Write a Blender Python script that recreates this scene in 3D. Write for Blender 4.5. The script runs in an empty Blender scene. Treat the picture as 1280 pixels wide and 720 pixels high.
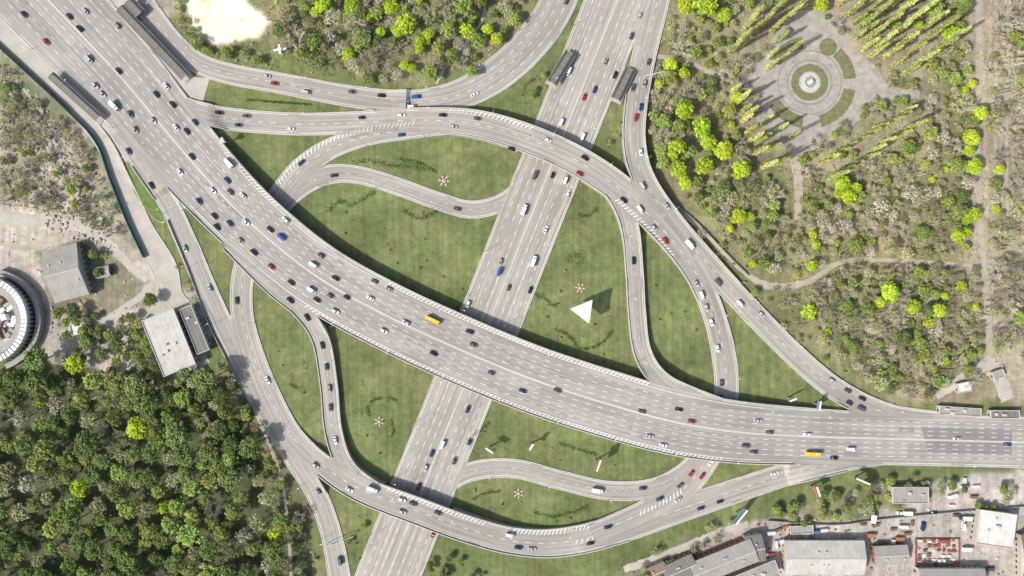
import bpy, bmesh, math, random
import numpy as np
from mathutils import Vector, Matrix
R=random.Random(11)
S=0.5; H=430.0
def M(px,py,z=0.0):
    k=S*(H-z)/H
    return ((px-640)*k,(360-py)*k)
scn=bpy.context.scene
# ------------------------------------------------------------------ materials
def new_mat(name):
    m=bpy.data.materials.new(name); m.use_nodes=True
    nt=m.node_tree; b=nt.nodes.get('Principled BSDF')
    return m,nt,b
def N(nt,t,**k):
    n=nt.nodes.new(t)
    for a,v in k.items(): setattr(n,a,v)
    return n
def L(nt,a,b): nt.links.new(a,b)
def mixc(nt,fac,a,b,mode='MIX'):
    n=N(nt,'ShaderNodeMix',data_type='RGBA',blend_type=mode)
    for sock,v in ((n.inputs[0],fac),(n.inputs[6],a),(n.inputs[7],b)):
        if isinstance(v,(int,float)): sock.default_value=v
        elif isinstance(v,tuple): sock.default_value=(*v,1)
        else: L(nt,v,sock)
    return n.outputs[2]
def noise_n(nt,vec,scale,detail=4,rough=0.6):
    n=N(nt,'ShaderNodeTexNoise'); n.inputs['Scale'].default_value=scale
    n.inputs['Detail'].default_value=detail; n.inputs['Roughness'].default_value=rough
    L(nt,vec,n.inputs['Vector']); return n.outputs['Fac']
def ramp(nt,fac,p0,p1,v0=0.0,v1=1.0):
    n=N(nt,'ShaderNodeMapRange'); n.inputs[1].default_value=p0; n.inputs[2].default_value=p1
    n.inputs[3].default_value=v0; n.inputs[4].default_value=v1; L(nt,fac,n.inputs[0]); return n.outputs[0]
def mulc(nt,col,f):
    c=N(nt,'ShaderNodeVectorMath',operation='SCALE'); L(nt,col,c.inputs[0]); L(nt,f,c.inputs[3]); return c.outputs[0]
def simple(name,col,rough=0.8,metal=0.0,var=0.15,scale=0.6,objvar=0.0):
    m,nt,b=new_mat(name)
    tc=N(nt,'ShaderNodeTexCoord'); f=noise_n(nt,tc.outputs['Object'],scale,5)
    v=ramp(nt,f,0.25,0.75,1-var,1+var)
    c=N(nt,'ShaderNodeVectorMath',operation='SCALE'); c.inputs[0].default_value=col; L(nt,v,c.inputs[3])
    out=c.outputs[0]
    if objvar:
        oi=N(nt,'ShaderNodeObjectInfo'); h=N(nt,'ShaderNodeHueSaturation')
        L(nt,out,h.inputs['Color']); L(nt,ramp(nt,oi.outputs['Random'],0,1,1-objvar,1+objvar),h.inputs['Value']); out=h.outputs[0]
    L(nt,out,b.inputs['Base Color']); b.inputs['Roughness'].default_value=rough; b.inputs['Metallic'].default_value=metal
    return m
def leafmat(name,col,objvar=0.28,tr=0.0,h0=.485,h1=.525):
    m=bpy.data.materials.new(name); m.use_nodes=True; nt=m.node_tree
    for n in list(nt.nodes): nt.nodes.remove(n)
    out=N(nt,'ShaderNodeOutputMaterial')
    oi=N(nt,'ShaderNodeObjectInfo'); h=N(nt,'ShaderNodeHueSaturation'); h.inputs['Color'].default_value=(*col,1)
    L(nt,ramp(nt,oi.outputs['Random'],0,1,1-objvar,1+objvar),h.inputs['Value'])
    wn=N(nt,'ShaderNodeTexWhiteNoise',noise_dimensions='1D'); L(nt,oi.outputs['Random'],wn.inputs['W'])
    L(nt,ramp(nt,wn.outputs['Value'],0,1,h0,h1),h.inputs['Hue'])
    d=N(nt,'ShaderNodeBsdfDiffuse'); L(nt,h.outputs[0],d.inputs[0])
    if tr:
        t=N(nt,'ShaderNodeBsdfTranslucent'); mx=N(nt,'ShaderNodeMixShader'); mx.inputs[0].default_value=tr
        L(nt,h.outputs[0],t.inputs[0]); L(nt,d.outputs[0],mx.inputs[1]); L(nt,t.outputs[0],mx.inputs[2]); L(nt,mx.outputs[0],out.inputs[0])
    else: L(nt,d.outputs[0],out.inputs[0])
    return m
def asphalt(name,c1,c2,lane=3.5):
    m,nt,b=new_mat(name)
    uv=N(nt,'ShaderNodeUVMap'); tc=N(nt,'ShaderNodeTexCoord')
    mp=N(nt,'ShaderNodeMapping'); mp.inputs['Scale'].default_value=(0.9,0.014,1); L(nt,uv.outputs[0],mp.inputs[0])
    st=noise_n(nt,mp.outputs[0],1.0,4,0.6)
    big=noise_n(nt,tc.outputs['Object'],0.03,4,0.6); fine=noise_n(nt,tc.outputs['Object'],0.9,5,0.7)
    col=mixc(nt,ramp(nt,big,0.3,0.7),c1,c2)
    col=mulc(nt,col,ramp(nt,st,0.3,0.7,0.74,1.2)); col=mulc(nt,col,ramp(nt,fine,0.3,0.7,0.91,1.09))
    vo=N(nt,'ShaderNodeTexVoronoi',distance='CHEBYCHEV'); mp2=N(nt,'ShaderNodeMapping'); mp2.inputs['Scale'].default_value=(0.14,0.022,1)
    L(nt,uv.outputs[0],mp2.inputs[0]); L(nt,mp2.outputs[0],vo.inputs['Vector']); vo.inputs['Scale'].default_value=1
    sx=N(nt,'ShaderNodeSeparateColor'); L(nt,vo.outputs['Color'],sx.inputs[0])
    col=mulc(nt,col,ramp(nt,sx.outputs[0],0.0,1.0,0.87,1.07))
    w=N(nt,'ShaderNodeTexWave',wave_type='BANDS',bands_direction='X'); mp3=N(nt,'ShaderNodeMapping'); mp3.inputs['Scale'].default_value=(0.09,0,0)
    L(nt,uv.outputs[0],mp3.inputs[0]); L(nt,mp3.outputs[0],w.inputs['Vector']); w.inputs['Scale'].default_value=1
    col=mulc(nt,col,ramp(nt,w.outputs['Fac'],0,1,0.94,1.05))
    L(nt,col,b.inputs['Base Color']); b.inputs['Roughness'].default_value=0.85
    return m
MA=asphalt('asphalt_highway',(0.30,0.285,0.26),(0.36,0.342,0.314))
MB=asphalt('asphalt_avenue',(0.33,0.308,0.273),(0.395,0.37,0.33))
MR=asphalt('asphalt_ramp',(0.31,0.291,0.26),(0.38,0.357,0.32))
M_patch=simple('asphalt_patch',(.22,.21,.20),.9,0,.15,.15)
M_conc=simple('concrete',(0.47,0.45,0.41),0.9,0,0.2,0.3)
M_wall=simple('concrete_wall',(0.32,0.305,0.28),0.9,0,0.25,0.4)
M_pave=simple('paving',(0.42,0.395,0.345),0.9,0,0.2,0.12)
M_path=simple('path_gravel',(0.38,0.34,0.27),0.95,0,0.25,0.15)
M_paint=simple('road_paint',(0.78,0.77,0.73),0.7,0,0.25,0.8)
M_metal=simple('galvanised_steel',(0.35,0.36,0.36),0.5,0.3,0.1)
M_white=simple('white_paint',(0.78,0.78,0.75),0.6,0,0.06)
M_dark=simple('dark_roof',(0.07,0.068,0.062),0.6,0,0.3,0.3)
M_green=simple('green_fence_paint',(0.02,0.12,0.08),0.6,0,0.2)
M_glassb=simple('window_glass',(0.03,0.04,0.05),0.15,0,0.1)
M_bark=simple('bark',(0.12,0.10,0.07),0.9,0,0.2)
M_twig=simple('twig_bark',(0.44,0.395,0.32),0.9,0,0.2,0.6,0.22)
# ------------------------------------------------------------------ mesh builder
class MB_:
    def __init__(s): s.v=[];s.f=[];s.m=[];s.uv=[]
    def quad(s,a,b,c,d,m=0,uv=None):
        i=len(s.v); s.v+=[a,b,c,d]; s.f.append((i,i+1,i+2,i+3)); s.m.append(m); s.uv.append(uv)
    def poly(s,pts,m=0):
        i=len(s.v); s.v+=list(pts); s.f.append(tuple(range(i,i+len(pts)))); s.m.append(m); s.uv.append(None)
    def prism(s,pts,z0,z1,m=0,mt=None,top=None):
        t=top or pts; n=len(pts)
        for k in range(n):
            a=pts[k];b=pts[(k+1)%n];c=t[(k+1)%n];d=t[k]
            s.quad((a[0],a[1],z0),(b[0],b[1],z0),(c[0],c[1],z1),(d[0],d[1],z1),m)
        s.poly([(p[0],p[1],z1) for p in t],m if mt is None else mt)
    def box(s,cx,cy,z0,sx,sy,sz,rot=0,m=0,mt=None,taper=1.0):
        c,sn=math.cos(rot),math.sin(rot)
        def q(k): return [(cx+c*x-sn*y,cy+sn*x+c*y) for x,y in ((-sx/2*k,-sy/2*k),(sx/2*k,-sy/2*k),(sx/2*k,sy/2*k),(-sx/2*k,sy/2*k))]
        s.prism(q(1),z0,z0+sz,m,mt,q(taper))
    def cyl(s,cx,cy,z0,z1,r0,r1=None,n=12,m=0,mt=None):
        r1=r0 if r1 is None else r1
        a=[(cx+r0*math.cos(t*2*math.pi/n),cy+r0*math.sin(t*2*math.pi/n)) for t in range(n)]
        b=[(cx+r1*math.cos(t*2*math.pi/n),cy+r1*math.sin(t*2*math.pi/n)) for t in range(n)]
        s.prism(a,z0,z1,m,mt,b)
    def tube(s,p,q,r0,r1,n=5,m=0):
        p=Vector(p);q=Vector(q);d=(q-p)
        if d.length<1e-5:return
        d.normalize(); u=d.orthogonal().normalized(); w=d.cross(u)
        for k in range(n):
            t0=2*math.pi*k/n;t1=2*math.pi*(k+1)/n
            e0=u*math.cos(t0)+w*math.sin(t0);e1=u*math.cos(t1)+w*math.sin(t1)
            s.quad(tuple(p+e0*r0),tuple(p+e1*r0),tuple(q+e1*r1),tuple(q+e0*r1),m)
    def mesh(s,name,mats):
        me=bpy.data.meshes.new(name); me.from_pydata(s.v,[],s.f)
        for m in mats: me.materials.append(m)
        me.polygons.foreach_set('material_index',s.m)
        if any(u is not None for u in s.uv):
            l=me.uv_layers.new(name='UVMap'); fl=[]
            for f,u in zip(s.f,s.uv):
                for k in range(len(f)): fl+= list(u[k]) if u is not None else [0,0]
            l.data.foreach_set('uv',fl)
        me.update(); return me
    def obj(s,name,mats,loc=(0,0,0),rot=0,parent=None):
        return place(s.mesh(name,mats),name,loc,rot,parent)
def place(me,name,loc=(0,0,0),rot=0,parent=None,sc=None,rx=(0,0)):
    o=bpy.data.objects.new(name,me); scn.collection.objects.link(o)
    o.location=loc; o.rotation_euler=(rx[0],rx[1],rot)
    if sc: o.scale=sc if isinstance(sc,tuple) else (sc,sc,sc)
    if parent: o.parent=parent
    return o
# ------------------------------------------------------------------ roads
roads=[]
def catmull(p,n=14):
    p=[2*p[0]-p[1]]+list(p)+[2*p[-1]-p[-2]]; out=[]
    for i in range(1,len(p)-2):
        for k in range(n):
            t=k/n; out.append(0.5*((2*p[i])+(-p[i-1]+p[i+1])*t+(2*p[i-1]-5*p[i]+4*p[i+1]-p[i+2])*t*t+(-p[i-1]+3*p[i]-3*p[i+1]+p[i+2])*t**3))
    out.append(p[-2]); return np.array(out)
def resample(q,step):
    d=np.hypot(np.diff(q[:,0]),np.diff(q[:,1])); a=np.concatenate([[0],np.cumsum(d)])
    n=max(2,int(a[-1]/step)); t=np.linspace(0,a[-1],n+1)
    return np.stack([np.interp(t,a,q[:,k]) for k in range(q.shape[1])],1),t
class Road:
    def __init__(s,name,pts,mat,nl=5,step=2.5):
        s.name=name; s.mat=mat; s.nl=nl; s.i=len(roads)
        c=[]
        for p in pts:
            z=p[3] if len(p)>3 else 0.3
            x,y=M(p[0],p[1],z); c.append(np.array([x,y,p[2]*S*(H-z)/H/2,z]))
        q,s.A=resample(catmull(c),step); s.P=q[:,:2]; s.HW=q[:,2]; s.Z=np.clip(q[:,3],0.25,9)
        T=np.gradient(s.P,axis=0); T/=np.linalg.norm(T,axis=1)[:,None]; s.T=T; s.Nn=np.stack([-T[:,1],T[:,0]],1)
        m=s.HW.max()+14; s.bb=(s.P[:,0].min()-m,s.P[:,0].max()+m,s.P[:,1].min()-m,s.P[:,1].max()+m)
        for k in range(len(s.Z)): s.Z[k]=snap(s.i,s.P[k,0],s.P[k,1],s.Z[k])
        roads.append(s)
    def at(s,a,f=0.0,off=0.0):
        x=np.interp(a,s.A,s.P[:,0]);y=np.interp(a,s.A,s.P[:,1]);nx=np.interp(a,s.A,s.Nn[:,0]);ny=np.interp(a,s.A,s.Nn[:,1])
        hw=np.interp(a,s.A,s.HW); z=np.interp(a,s.A,s.Z); o=f*hw+off
        X,Y=float(x+nx*o),float(y+ny*o)
        return X,Y,snap(s.i,X,Y,float(z)),math.atan2(-nx,ny)
    def arc(s,px,py):
        x,y=M(px,py,3); return float(s.A[int(np.argmin((s.P[:,0]-x)**2+(s.P[:,1]-y)**2))])
def locate(r,x,y):
    b=r.bb
    if x<b[0] or x>b[1] or y<b[2] or y>b[3]: return None
    i=int(np.argmin((r.P[:,0]-x)**2+(r.P[:,1]-y)**2)); n=len(r.A); best=None
    for k in (i-1,i):
        if 0<=k<n-1:
            ax,ay=r.P[k];bx,by=r.P[k+1];dx,dy=bx-ax,by-ay
            t=((x-ax)*dx+(y-ay)*dy)/(dx*dx+dy*dy); tc=min(1,max(0,t))
            d=math.hypot(x-ax-dx*tc,y-ay-dy*tc)
            if best is None or d<best[0]:
                best=(d,r.Z[k]*(1-tc)+r.Z[k+1]*tc,r.HW[k]*(1-tc)+r.HW[k+1]*tc,(k==0 and t<0) or (k==n-2 and t>1))
    return best
def snap(i,x,y,z,B=9.0):
    for r in roads[:i]:
        l=locate(r,x,y)
        if l is None: continue
        d,zj,hw,ex=l
        if d<hw+B and abs(zj-z)<3.6:
            w=1.0 if d<hw else 1-(d-hw)/B
            w=w*w*(3-2*w)
            z=z*(1-w)+(zj-0.03)*w
    return float(z)
def covered(i,x,y,z,marg=0.3,lower=False):
    for r in (roads[:i] if lower else roads):
        if r.i==i: continue
        l=locate(r,x,y)
        if l and not l[3] and l[0]<l[2]-marg and abs(l[1]-z)<2.2: return True
    return False
def under(i,x,y,z):
    for r in roads:
        if r.i==i: continue
        l=locate(r,x,y)
        if l and l[0]<l[2]+2.5 and l[1]<z-3.2: return True
    return False
def onroad(x,y,m=0):
    for r in roads:
        l=locate(r,x,y)
        if l and l[0]<l[2]+m: return True
    return False
hwy=Road('highway_road',[(-60,-125,118,.3),(-10,-75,118,.3),(60,0,116,.3),(145,90,104,.3),(200,155,95,1.2),(260,225,88,5),(320,285,84,6.5),(395,345,83,6.5),(480,393,83,6.5),(570,435,84,6.5),(660,472,84,6.5),(750,502,84,6.5),(840,527,82,6.5),(920,540,78,6.2),(1000,545,72,3.6),(1090,548,66,.8),(1200,551,64,.3),(1400,556,64,.3)],MA,10)
ave=Road('avenue_road',[(804,-80,78,.3),(756,40,78,.3),(676,240,78,.3),(597,440,78,.3),(517,640,78,.3),(453,800,78,.3)],MB,8)
loop=Road('ramp_road',[(200,118,24,.6),(240,138,26,.5),(290,149,28,.4),(370,155,28,.5),(450,153,28,1.6),(520,150,30,4.2),(590,154,34,6.2),(650,170,36,6.5),(710,195,36,6.5),(760,225,36,6.3),(800,258,34,5.6),(840,300,30,4),(872,345,28,2.2),(893,395,28,1),(905,445,30,.4),(908,490,30,.3),(900,540,30,.3),(880,580,30,.3),(850,615,30,.4),(800,642,28,1.2),(740,668,28,2.2)],MR)
rt=Road('ramp_road',[(832,-60,30,.4),(822,0,30,.5),(805,70,30,1.2),(795,130,28,3),(793,180,28,4.8),(805,225,28,5.6),(838,275,28,4.4),(885,330,28,2.4),(940,390,28,1.2),(1000,450,28,1.0),(1050,490,28,1.2),(1110,517,26,.6),(1180,527,24,.3),(1240,531,20,.3)],MR)
big=Road('ramp_road',[(570,157,20,5.6),(510,163,22,3.7),(460,170,24,2),(415,185,26,.8),(380,208,28,.3),(355,238,30,.3),(335,270,30,.3),(315,310,30,.3),(303,350,28,.3),(303,395,28,.3),(315,440,28,.3),(335,490,28,.3),(365,545,28,.7),(405,583,28,2.8),(450,611,32,5.4),(520,638,34,6.3),(580,660,34,5.8),(640,676,34,3.8),(700,678,36,2),(770,662,36,1),(850,637,32,.5),(930,610,30,.4),(1000,588,28,.4),(1070,574,24,.4),(1150,566,20,.3),(1220,564,16,.3)],MR)
kk=Road('ramp_road',[(725,203,22,6.5),(768,240,24,6),(787,285,22,4),(793,340,22,2.2),(796,390,22,2),(803,440,22,3.4),(825,475,24,5.4),(865,497,26,6.4),(930,520,24,6)],MR)
c1=Road('ramp_road',[(120,-75,30,.3),(160,-25,30,.3),(190,20,28,.3),(220,58,28,.3),(250,80,26,.3),(290,93,26,.3),(345,103,26,.3),(430,119,27,.3),(505,128,30,.3),(565,121,36,.3),(615,97,42,.3),(660,58,44,.3),(695,8,44,.3),(720,-60,44,.3)],MR)
g2=Road('ramp_road',[(285,305,18,6.3),(340,357,22,6.3),(378,388,22,4.8),(401,425,22,3),(411,480,22,2),(417,540,22,2.6),(434,585,22,4.4),(475,617,20,6)],MR)
f1=Road('frontage_road',[(150,165,24,.3),(205,245,24,.3),(232,300,26,.3),(262,370,26,.3),(295,440,26,.3),(325,500,26,.3),(362,562,26,.3),(392,610,26,.3),(412,660,26,.3),(424,720,28,.3),(432,790,28,.3)],MR)
d2=Road('ramp_road',[(690,170,12,.3),(664,215,22,.3),(635,249,22,.3),(592,262,22,.3),(550,252,22,.3),(500,234,22,.3),(450,219,22,.3),(412,218,24,.3),(378,232,26,.3),(350,258,26,.3),(325,300,24,.3)],MR)
hh=Road('ramp_road',[(528,655,14,.3),(560,606,22,.3),(595,588,24,.3),(645,586,24,.3),(700,600,24,.3),(760,613,24,.3),(815,610,24,.3),(855,592,26,.3),(885,560,24,.3)],MR)
sv=Road('service_road',[(95,135,16,.25),(130,180,20,.25),(152,225,22,.25),(178,285,26,.25),(205,335,32,.25),(218,372,24,.25),(250,400,16,.25)],M_pave)
def build_road(r):
    b=MB_(); n=len(r.A); nl=r.nl
    V=[[None]*(nl+1) for _ in range(n)]
    for i in range(n):
        for j in range(nl+1):
            o=(j/nl*2-1)*r.HW[i]; x=r.P[i,0]+r.Nn[i,0]*o; y=r.P[i,1]+r.Nn[i,1]*o
            V[i][j]=(float(x),float(y),snap(r.i,x,y,r.Z[i]),float(o))
    st=[[0]*nl for _ in range(n-1)]
    for i in range(n-1):
        for j in range(nl):
            a,c=V[i][j],V[i+1][j+1]; zc=(a[2]+c[2])/2
            st[i][j]=1 if zc>3.2 and under(r.i,(a[0]+c[0])/2,(a[1]+c[1])/2,zc) else 0
    def bot(i,j,sv_): return 0.0 if not sv_ else V[i][j][2]-1.3
    for i in range(n-1):
        for j in range(nl):
            q=[V[i][j],V[i+1][j],V[i+1][j+1],V[i][j+1]]
            A=[r.A[i],r.A[i+1],r.A[i+1],r.A[i]]
            q2=[q[0],q[3],q[2],q[1]]
            b.quad(*[p[:3] for p in q],0,[(p[3],a) for p,a in zip(q,A)])
            if st[i][j]: b.quad(*[(p[0],p[1],p[2]-1.3) for p in q2],1)
            for (jj,nb) in ((j,j-1),(j+1,j+1)):
                ns=st[i][nb] if 0<=nb<nl else None
                if ns is None or (ns==1 and st[i][j]==0):
                    zb0=bot(i,jj,st[i][j]);zb1=bot(i+1,jj,st[i][j])
                    p,qq=V[i][jj],V[i+1][jj]
                    if p[2]>0.2: b.quad((p[0],p[1],zb0),(qq[0],qq[1],zb1),(qq[0],qq[1],qq[2]-(0.001 if ns is None else 0.05)),(p[0],p[1],p[2]-(0.001 if ns is None else 0.05)),1)
            if i+1<n-1 and st[i+1][j]!=st[i][j]:
                p,qq=V[i+1][j],V[i+1][j+1]
                b.quad((p[0],p[1],0),(qq[0],qq[1],0),(qq[0],qq[1],qq[2]-0.05),(p[0],p[1],p[2]-0.05),1)
    b.obj(r.name,[r.mat,M_wall])
    k=MB_(); pr=MB_(); ed=MB_()
    for s in (-1,1):
        ok=[];
        for i in range(n):
            o=s*r.HW[i]; x=r.P[i,0]+r.Nn[i,0]*o; y=r.P[i,1]+r.Nn[i,1]*o; z=snap(r.i,x,y,r.Z[i])
            ok.append((not covered(r.i,x,y,z,0.2),z))
        for i in range(n-1):
            if not(ok[i][0] and ok[i+1][0]): continue
            hi=ok[i][1]>1.6
            h=0.85 if hi else 0.14; w=0.4 if hi else 0.55
            tb=pr if hi else k
            def pt(ii,off,dz):
                o=s*(r.HW[ii]+off); return (float(r.P[ii,0]+r.Nn[ii,0]*o),float(r.P[ii,1]+r.Nn[ii,1]*o),ok[ii][1]+dz)
            tb.quad(pt(i,0.1,h),pt(i+1,0.1,h),pt(i+1,-w,h),pt(i,-w,h))
            tb.quad(pt(i,-w,-.05),pt(i+1,-w,-.05),pt(i+1,-w,h),pt(i,-w,h))
            tb.quad(pt(i,.1,-.3),pt(i+1,.1,-.3),pt(i+1,.1,h),pt(i,.1,h))
            if r is not sv and (i//3)%11: ed.quad(pt(i,-1.4,.014),pt(i+1,-1.4,.014),pt(i+1,-1.18,.014),pt(i,-1.18,.014))
    if k.f: k.obj('kerb',[M_conc])
    if pr.f: pr.obj('parapet_wall',[M_conc])
    if ed.f: ed.obj('edge_line_marking',[M_paint])
for r in roads: build_road(r)
mk=MB_()
def strip(r,f,a0,a1,w,off=0.0,mb=None,dz=.014,st=4):
    mb=mb or mk
    if a1-a0<0.5:return
    n=max(1,int((a1-a0)/st)); 
    pts=[]
    for i in range(n+1):
        a=a0+(a1-a0)*i/n; x,y,z,h=r.at(a,f,off); pts.append((x,y,z,h))
    for p,q in zip(pts,pts[1:]):
        if covered(r.i,p[0],p[1],p[2],0.3,True): continue
        def e(p,s): return (p[0]-math.sin(p[3])*s*w/2,p[1]+math.cos(p[3])*s*w/2,p[2]+dz)
        mb.quad(e(p,-1),e(q,-1),e(q,1),e(p,1))
def dashes(r,f,a0=None,a1=None,on=3.4,gap=4.6,w=0.24,off=0.0):
    a=a0 or 0.0; end=a1 or r.A[-1]
    while a<end-on:
        if R.random()>.06: strip(r,f,a,a+on,w,off)
        a+=on+gap
def hatch(r,f0,f1,p0,p1,sp=2.6,w=0.55,sl=1.6):
    a=r.arc(*p0);e=r.arc(*p1)
    if a>e:a,e=e,a
    while a<e:
        x0,y0,z0,h=r.at(a,f0);x1,y1,z1,_=r.at(a+sl,f1);c,s=math.cos(h)*w,math.sin(h)*w
        mk.quad((x0,y0,z0+.014),(x0+c,y0+s,z0+.014),(x1+c,y1+s,z1+.014),(x1,y1,z1+.014)); a+=sp
for k in range(-4,5):
    if k: dashes(hwy,k*0.168)
for o in (-0.3,0.3): strip(hwy,0,0,hwy.A[-1],0.24,o)
strip(hwy,0.86,hwy.arc(270,200),hwy.arc(950,540),.25); strip(hwy,-0.86,hwy.arc(270,230),hwy.arc(950,540),.25)
hatch(hwy,-0.97,-0.87,(400,360),(905,540)); hatch(hwy,0.87,0.97,(470,390),(800,510)); hatch(hwy,.87,.97,(225,190),(330,280))
for k in (1,2,3):
    for s in (-1,1): dashes(ave,s*(0.05+k*0.225))
for r in (loop,rt,big,c1): dashes(r,0)
for r in (f1,g2,kk,d2,hh): dashes(r,0,on=2,gap=6,w=.16)
dashes(c1,.45,c1.arc(590,110),c1.A[-1]); dashes(c1,-.45,c1.arc(590,110),c1.A[-1])
hatch(big,-0.92,-0.5,(520,162),(350,245)); hatch(big,.62,.9,(480,630),(600,665)); hatch(big,-.3,.0,(720,676),(780,660),sp=3.4)
hatch(loop,.62,.92,(560,152),(660,172)); hatch(loop,-.2,.2,(850,612),(800,640))
hatch(loop,-.9,-.6,(780,240),(850,310)); hatch(big,.6,.9,(640,676),(760,665))
mk.obj('lane_marking',[M_paint])
pt_=MB_()
for k in range(6): strip(hwy,-.42+.167*k,hwy.arc(1162,550)-k*.8,hwy.arc(1270,553),5.3*.5,0,pt_,.006,6)
pt_.obj('asphalt_patch',[M_patch])
tr=MB_()
for _ in range(50):
    r=R.choice((hwy,hwy,hwy,ave,big,loop,rt)); a=R.uniform(10,r.A[-1]-40); strip(r,R.uniform(-.8,.8),a,a+R.uniform(5,30),R.choice((.25,.4,1.5,3.0)),0,tr,.003+R.random()*.002,5)
tr.obj('asphalt_repair',[simple('asphalt_repair_tar',(.25,.237,.215),.9,0,.2,.3)])
md=MB_()
for i in range(len(ave.A)-1):
    p=[ave.at(ave.A[i],0,o) for o in (-.7,.7)];q=[ave.at(ave.A[i+1],0,o) for o in (-.7,.7)]
    z=p[0][2]+.16
    md.quad((*p[0][:2],z),(*q[0][:2],z),(*q[1][:2],z),(*p[1][:2],z))
    for a,b in ((p[0],q[0]),(p[1],q[1])): md.quad((*a[:2],z-.16),(*b[:2],z-.16),(*b[:2],z),(*a[:2],z))
    if i%2==0:
        md.box(p[0][0]*.5+p[1][0]*.5,p[0][1]*.5+p[1][1]*.5,z,.12,.12,.6,0)
md.obj('median_strip',[M_conc])
pi=MB_()
for r,fs in ((hwy,(-.8,-.5,-.2,.2,.5,.8)),(loop,(-.5,.5)),(big,(-.5,.5))):
    for f in fs:
        for a in np.arange(0,r.A[-1],1.5):
            x,y,z,h=r.at(a,f)
            l=locate(ave,x,y)
            if l and z>5 and l[0]<0.8: 
                pi.cyl(x,y,.3,z-1.25,.7,.7,10)
pi.obj('bridge_pier',[M_wall])
# ------------------------------------------------------------------ ground
def inpoly(X,Y,poly):
    ins=np.zeros(X.shape,bool); n=len(poly)
    for i in range(n):
        x1,y1=poly[i];x2,y2=poly[(i+1)%n]
        if y1==y2: continue
        c=((y1>Y)!=(y2>Y))&(X<(x2-x1)*(Y-y1)/(y2-y1)+x1); ins^=c
    return ins
def vnoise(X,Y,sc,seed):
    rs=np.random.RandomState(seed); g=rs.rand(64,64)
    x=X/sc;y=Y/sc;xi=np.floor(x).astype(int);yi=np.floor(y).astype(int);fx=x-xi;fy=y-yi
    fx=fx*fx*(3-2*fx);fy=fy*fy*(3-2*fy)
    G=lambda a,b:g[a%64,b%64]
    return (G(xi,yi)*(1-fx)+G(xi+1,yi)*fx)*(1-fy)+(G(xi,yi+1)*(1-fx)+G(xi+1,yi+1)*fx)*fy
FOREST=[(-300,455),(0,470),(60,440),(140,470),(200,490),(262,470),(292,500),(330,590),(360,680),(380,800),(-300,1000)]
PARK=[(838,-200),(1700,-200),(1700,505),(1120,508),(1060,480),(960,385),(880,300),(820,230),(808,130)]
TOPP=[(205,-200),(690,-200),(672,0),(640,45),(600,80),(540,103),(500,108),(430,100),(330,85),(262,70),(225,35)]
PLAZA=[(978,28),(1000,13),(1040,12),(1056,28),(1062,52),(1090,80),(1112,108),(1150,114),(1148,124),(1105,127),(1078,148),(1050,172),(1015,190),(1003,200),(988,200),(976,172),(950,158),(932,122),(918,100),(932,82),(958,62)]
PLS=[(1015+(p[0]-1015)*.86,103+(p[1]-103)*.86) for p in PLAZA]
SAND=[(220,-30),(292,-30),(312,8),(337,28),(325,46),(290,52),(262,56),(243,32)]
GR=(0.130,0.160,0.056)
REG=[([(-300,-200),(225,-200),(225,0),(120,185),(190,330),(-300,470)],(.26,.25,.175)),
 (PARK,(.205,.20,.10)),
 ([(845,262),(905,318),(1000,430),(1120,500),(1000,470),(900,360)],(.135,.165,.06)),
 ([(930,300),(1000,372),(1100,420),(1200,480),(1090,490),(960,380)],(.17,.18,.085)),
 ([(1205,-200),(1700,-200),(1700,505),(1185,500),(1212,300)],(.29,.265,.19)),
 ([(1060,400),(1240,350),(1240,500),(1120,505)],(.25,.225,.145)),
 ([(900,-30),(1180,-30),(1180,140),(1060,230),(920,190)],(.26,.24,.155)),
 (TOPP,(.17,.175,.085)),
 ([(300,60),(400,70),(445,105),(330,88)],(.135,.165,.055)),
 (SAND,(.78,.76,.54)),
 ([(0,250),(100,265),(190,330),(245,360),(262,420),(250,470),(150,500),(60,445),(-300,455),(-300,250)],(.38,.355,.29)),
 ([(40,130),(80,190),(110,235),(130,280),(80,262),(50,200)],(.37,.345,.275)),
 ([(0,62),(60,120),(110,190),(60,150),(0,130)],(.17,.18,.10)),
 ([(0,440),(60,430),(90,400),(0,300)],(.33,.31,.27)),
 ([(100,300),(160,330),(180,380),(120,400),(60,390),(50,320)],(.19,.19,.115)),
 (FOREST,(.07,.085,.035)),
 ([(262,470),(292,440),(330,520),(380,600),(410,720),(370,720),(330,590),(292,500)],(.15,.16,.07)),
 ([(790,760),(850,690),(940,655),(985,650),(1100,612),(1160,600),(1290,590),(1700,590),(1700,900),(790,900)],(.37,.35,.305)),
 ([(955,640),(1040,612),(1160,590),(1170,625),(1090,640),(1040,650)],(.15,.165,.075)),
 ([(760,720),(900,660),(880,680),(840,720)],(.19,.185,.12)),
]
xs=np.concatenate([[-6000,-2500,-1200,-700],np.arange(-480,481,1.8),[700,1200,2500,6000]])
ys=np.concatenate([[-6000,-2500,-1200,-600],np.arange(-300,301,1.8),[600,1200,2500,6000]])
X,Y=np.meshgrid(xs,ys); PX=X/S+640; PY=360-Y/S
wx=(vnoise(X,Y,9,1)-.5)*16+(vnoise(X,Y,3.1,2)-.5)*8; wy=(vnoise(X,Y,9,3)-.5)*16+(vnoise(X,Y,3.1,4)-.5)*8
C=np.zeros(X.shape+(4,)); C[...,:3]=GR; C[...,3]=1
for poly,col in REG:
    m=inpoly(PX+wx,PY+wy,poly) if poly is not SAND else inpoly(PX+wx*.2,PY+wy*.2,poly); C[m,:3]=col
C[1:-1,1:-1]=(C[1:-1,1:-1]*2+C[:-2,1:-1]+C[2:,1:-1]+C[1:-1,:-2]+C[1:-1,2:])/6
nx_,ny_=len(xs),len(ys)
verts=np.stack([X.ravel(),Y.ravel(),np.zeros(X.size)],1)
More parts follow.
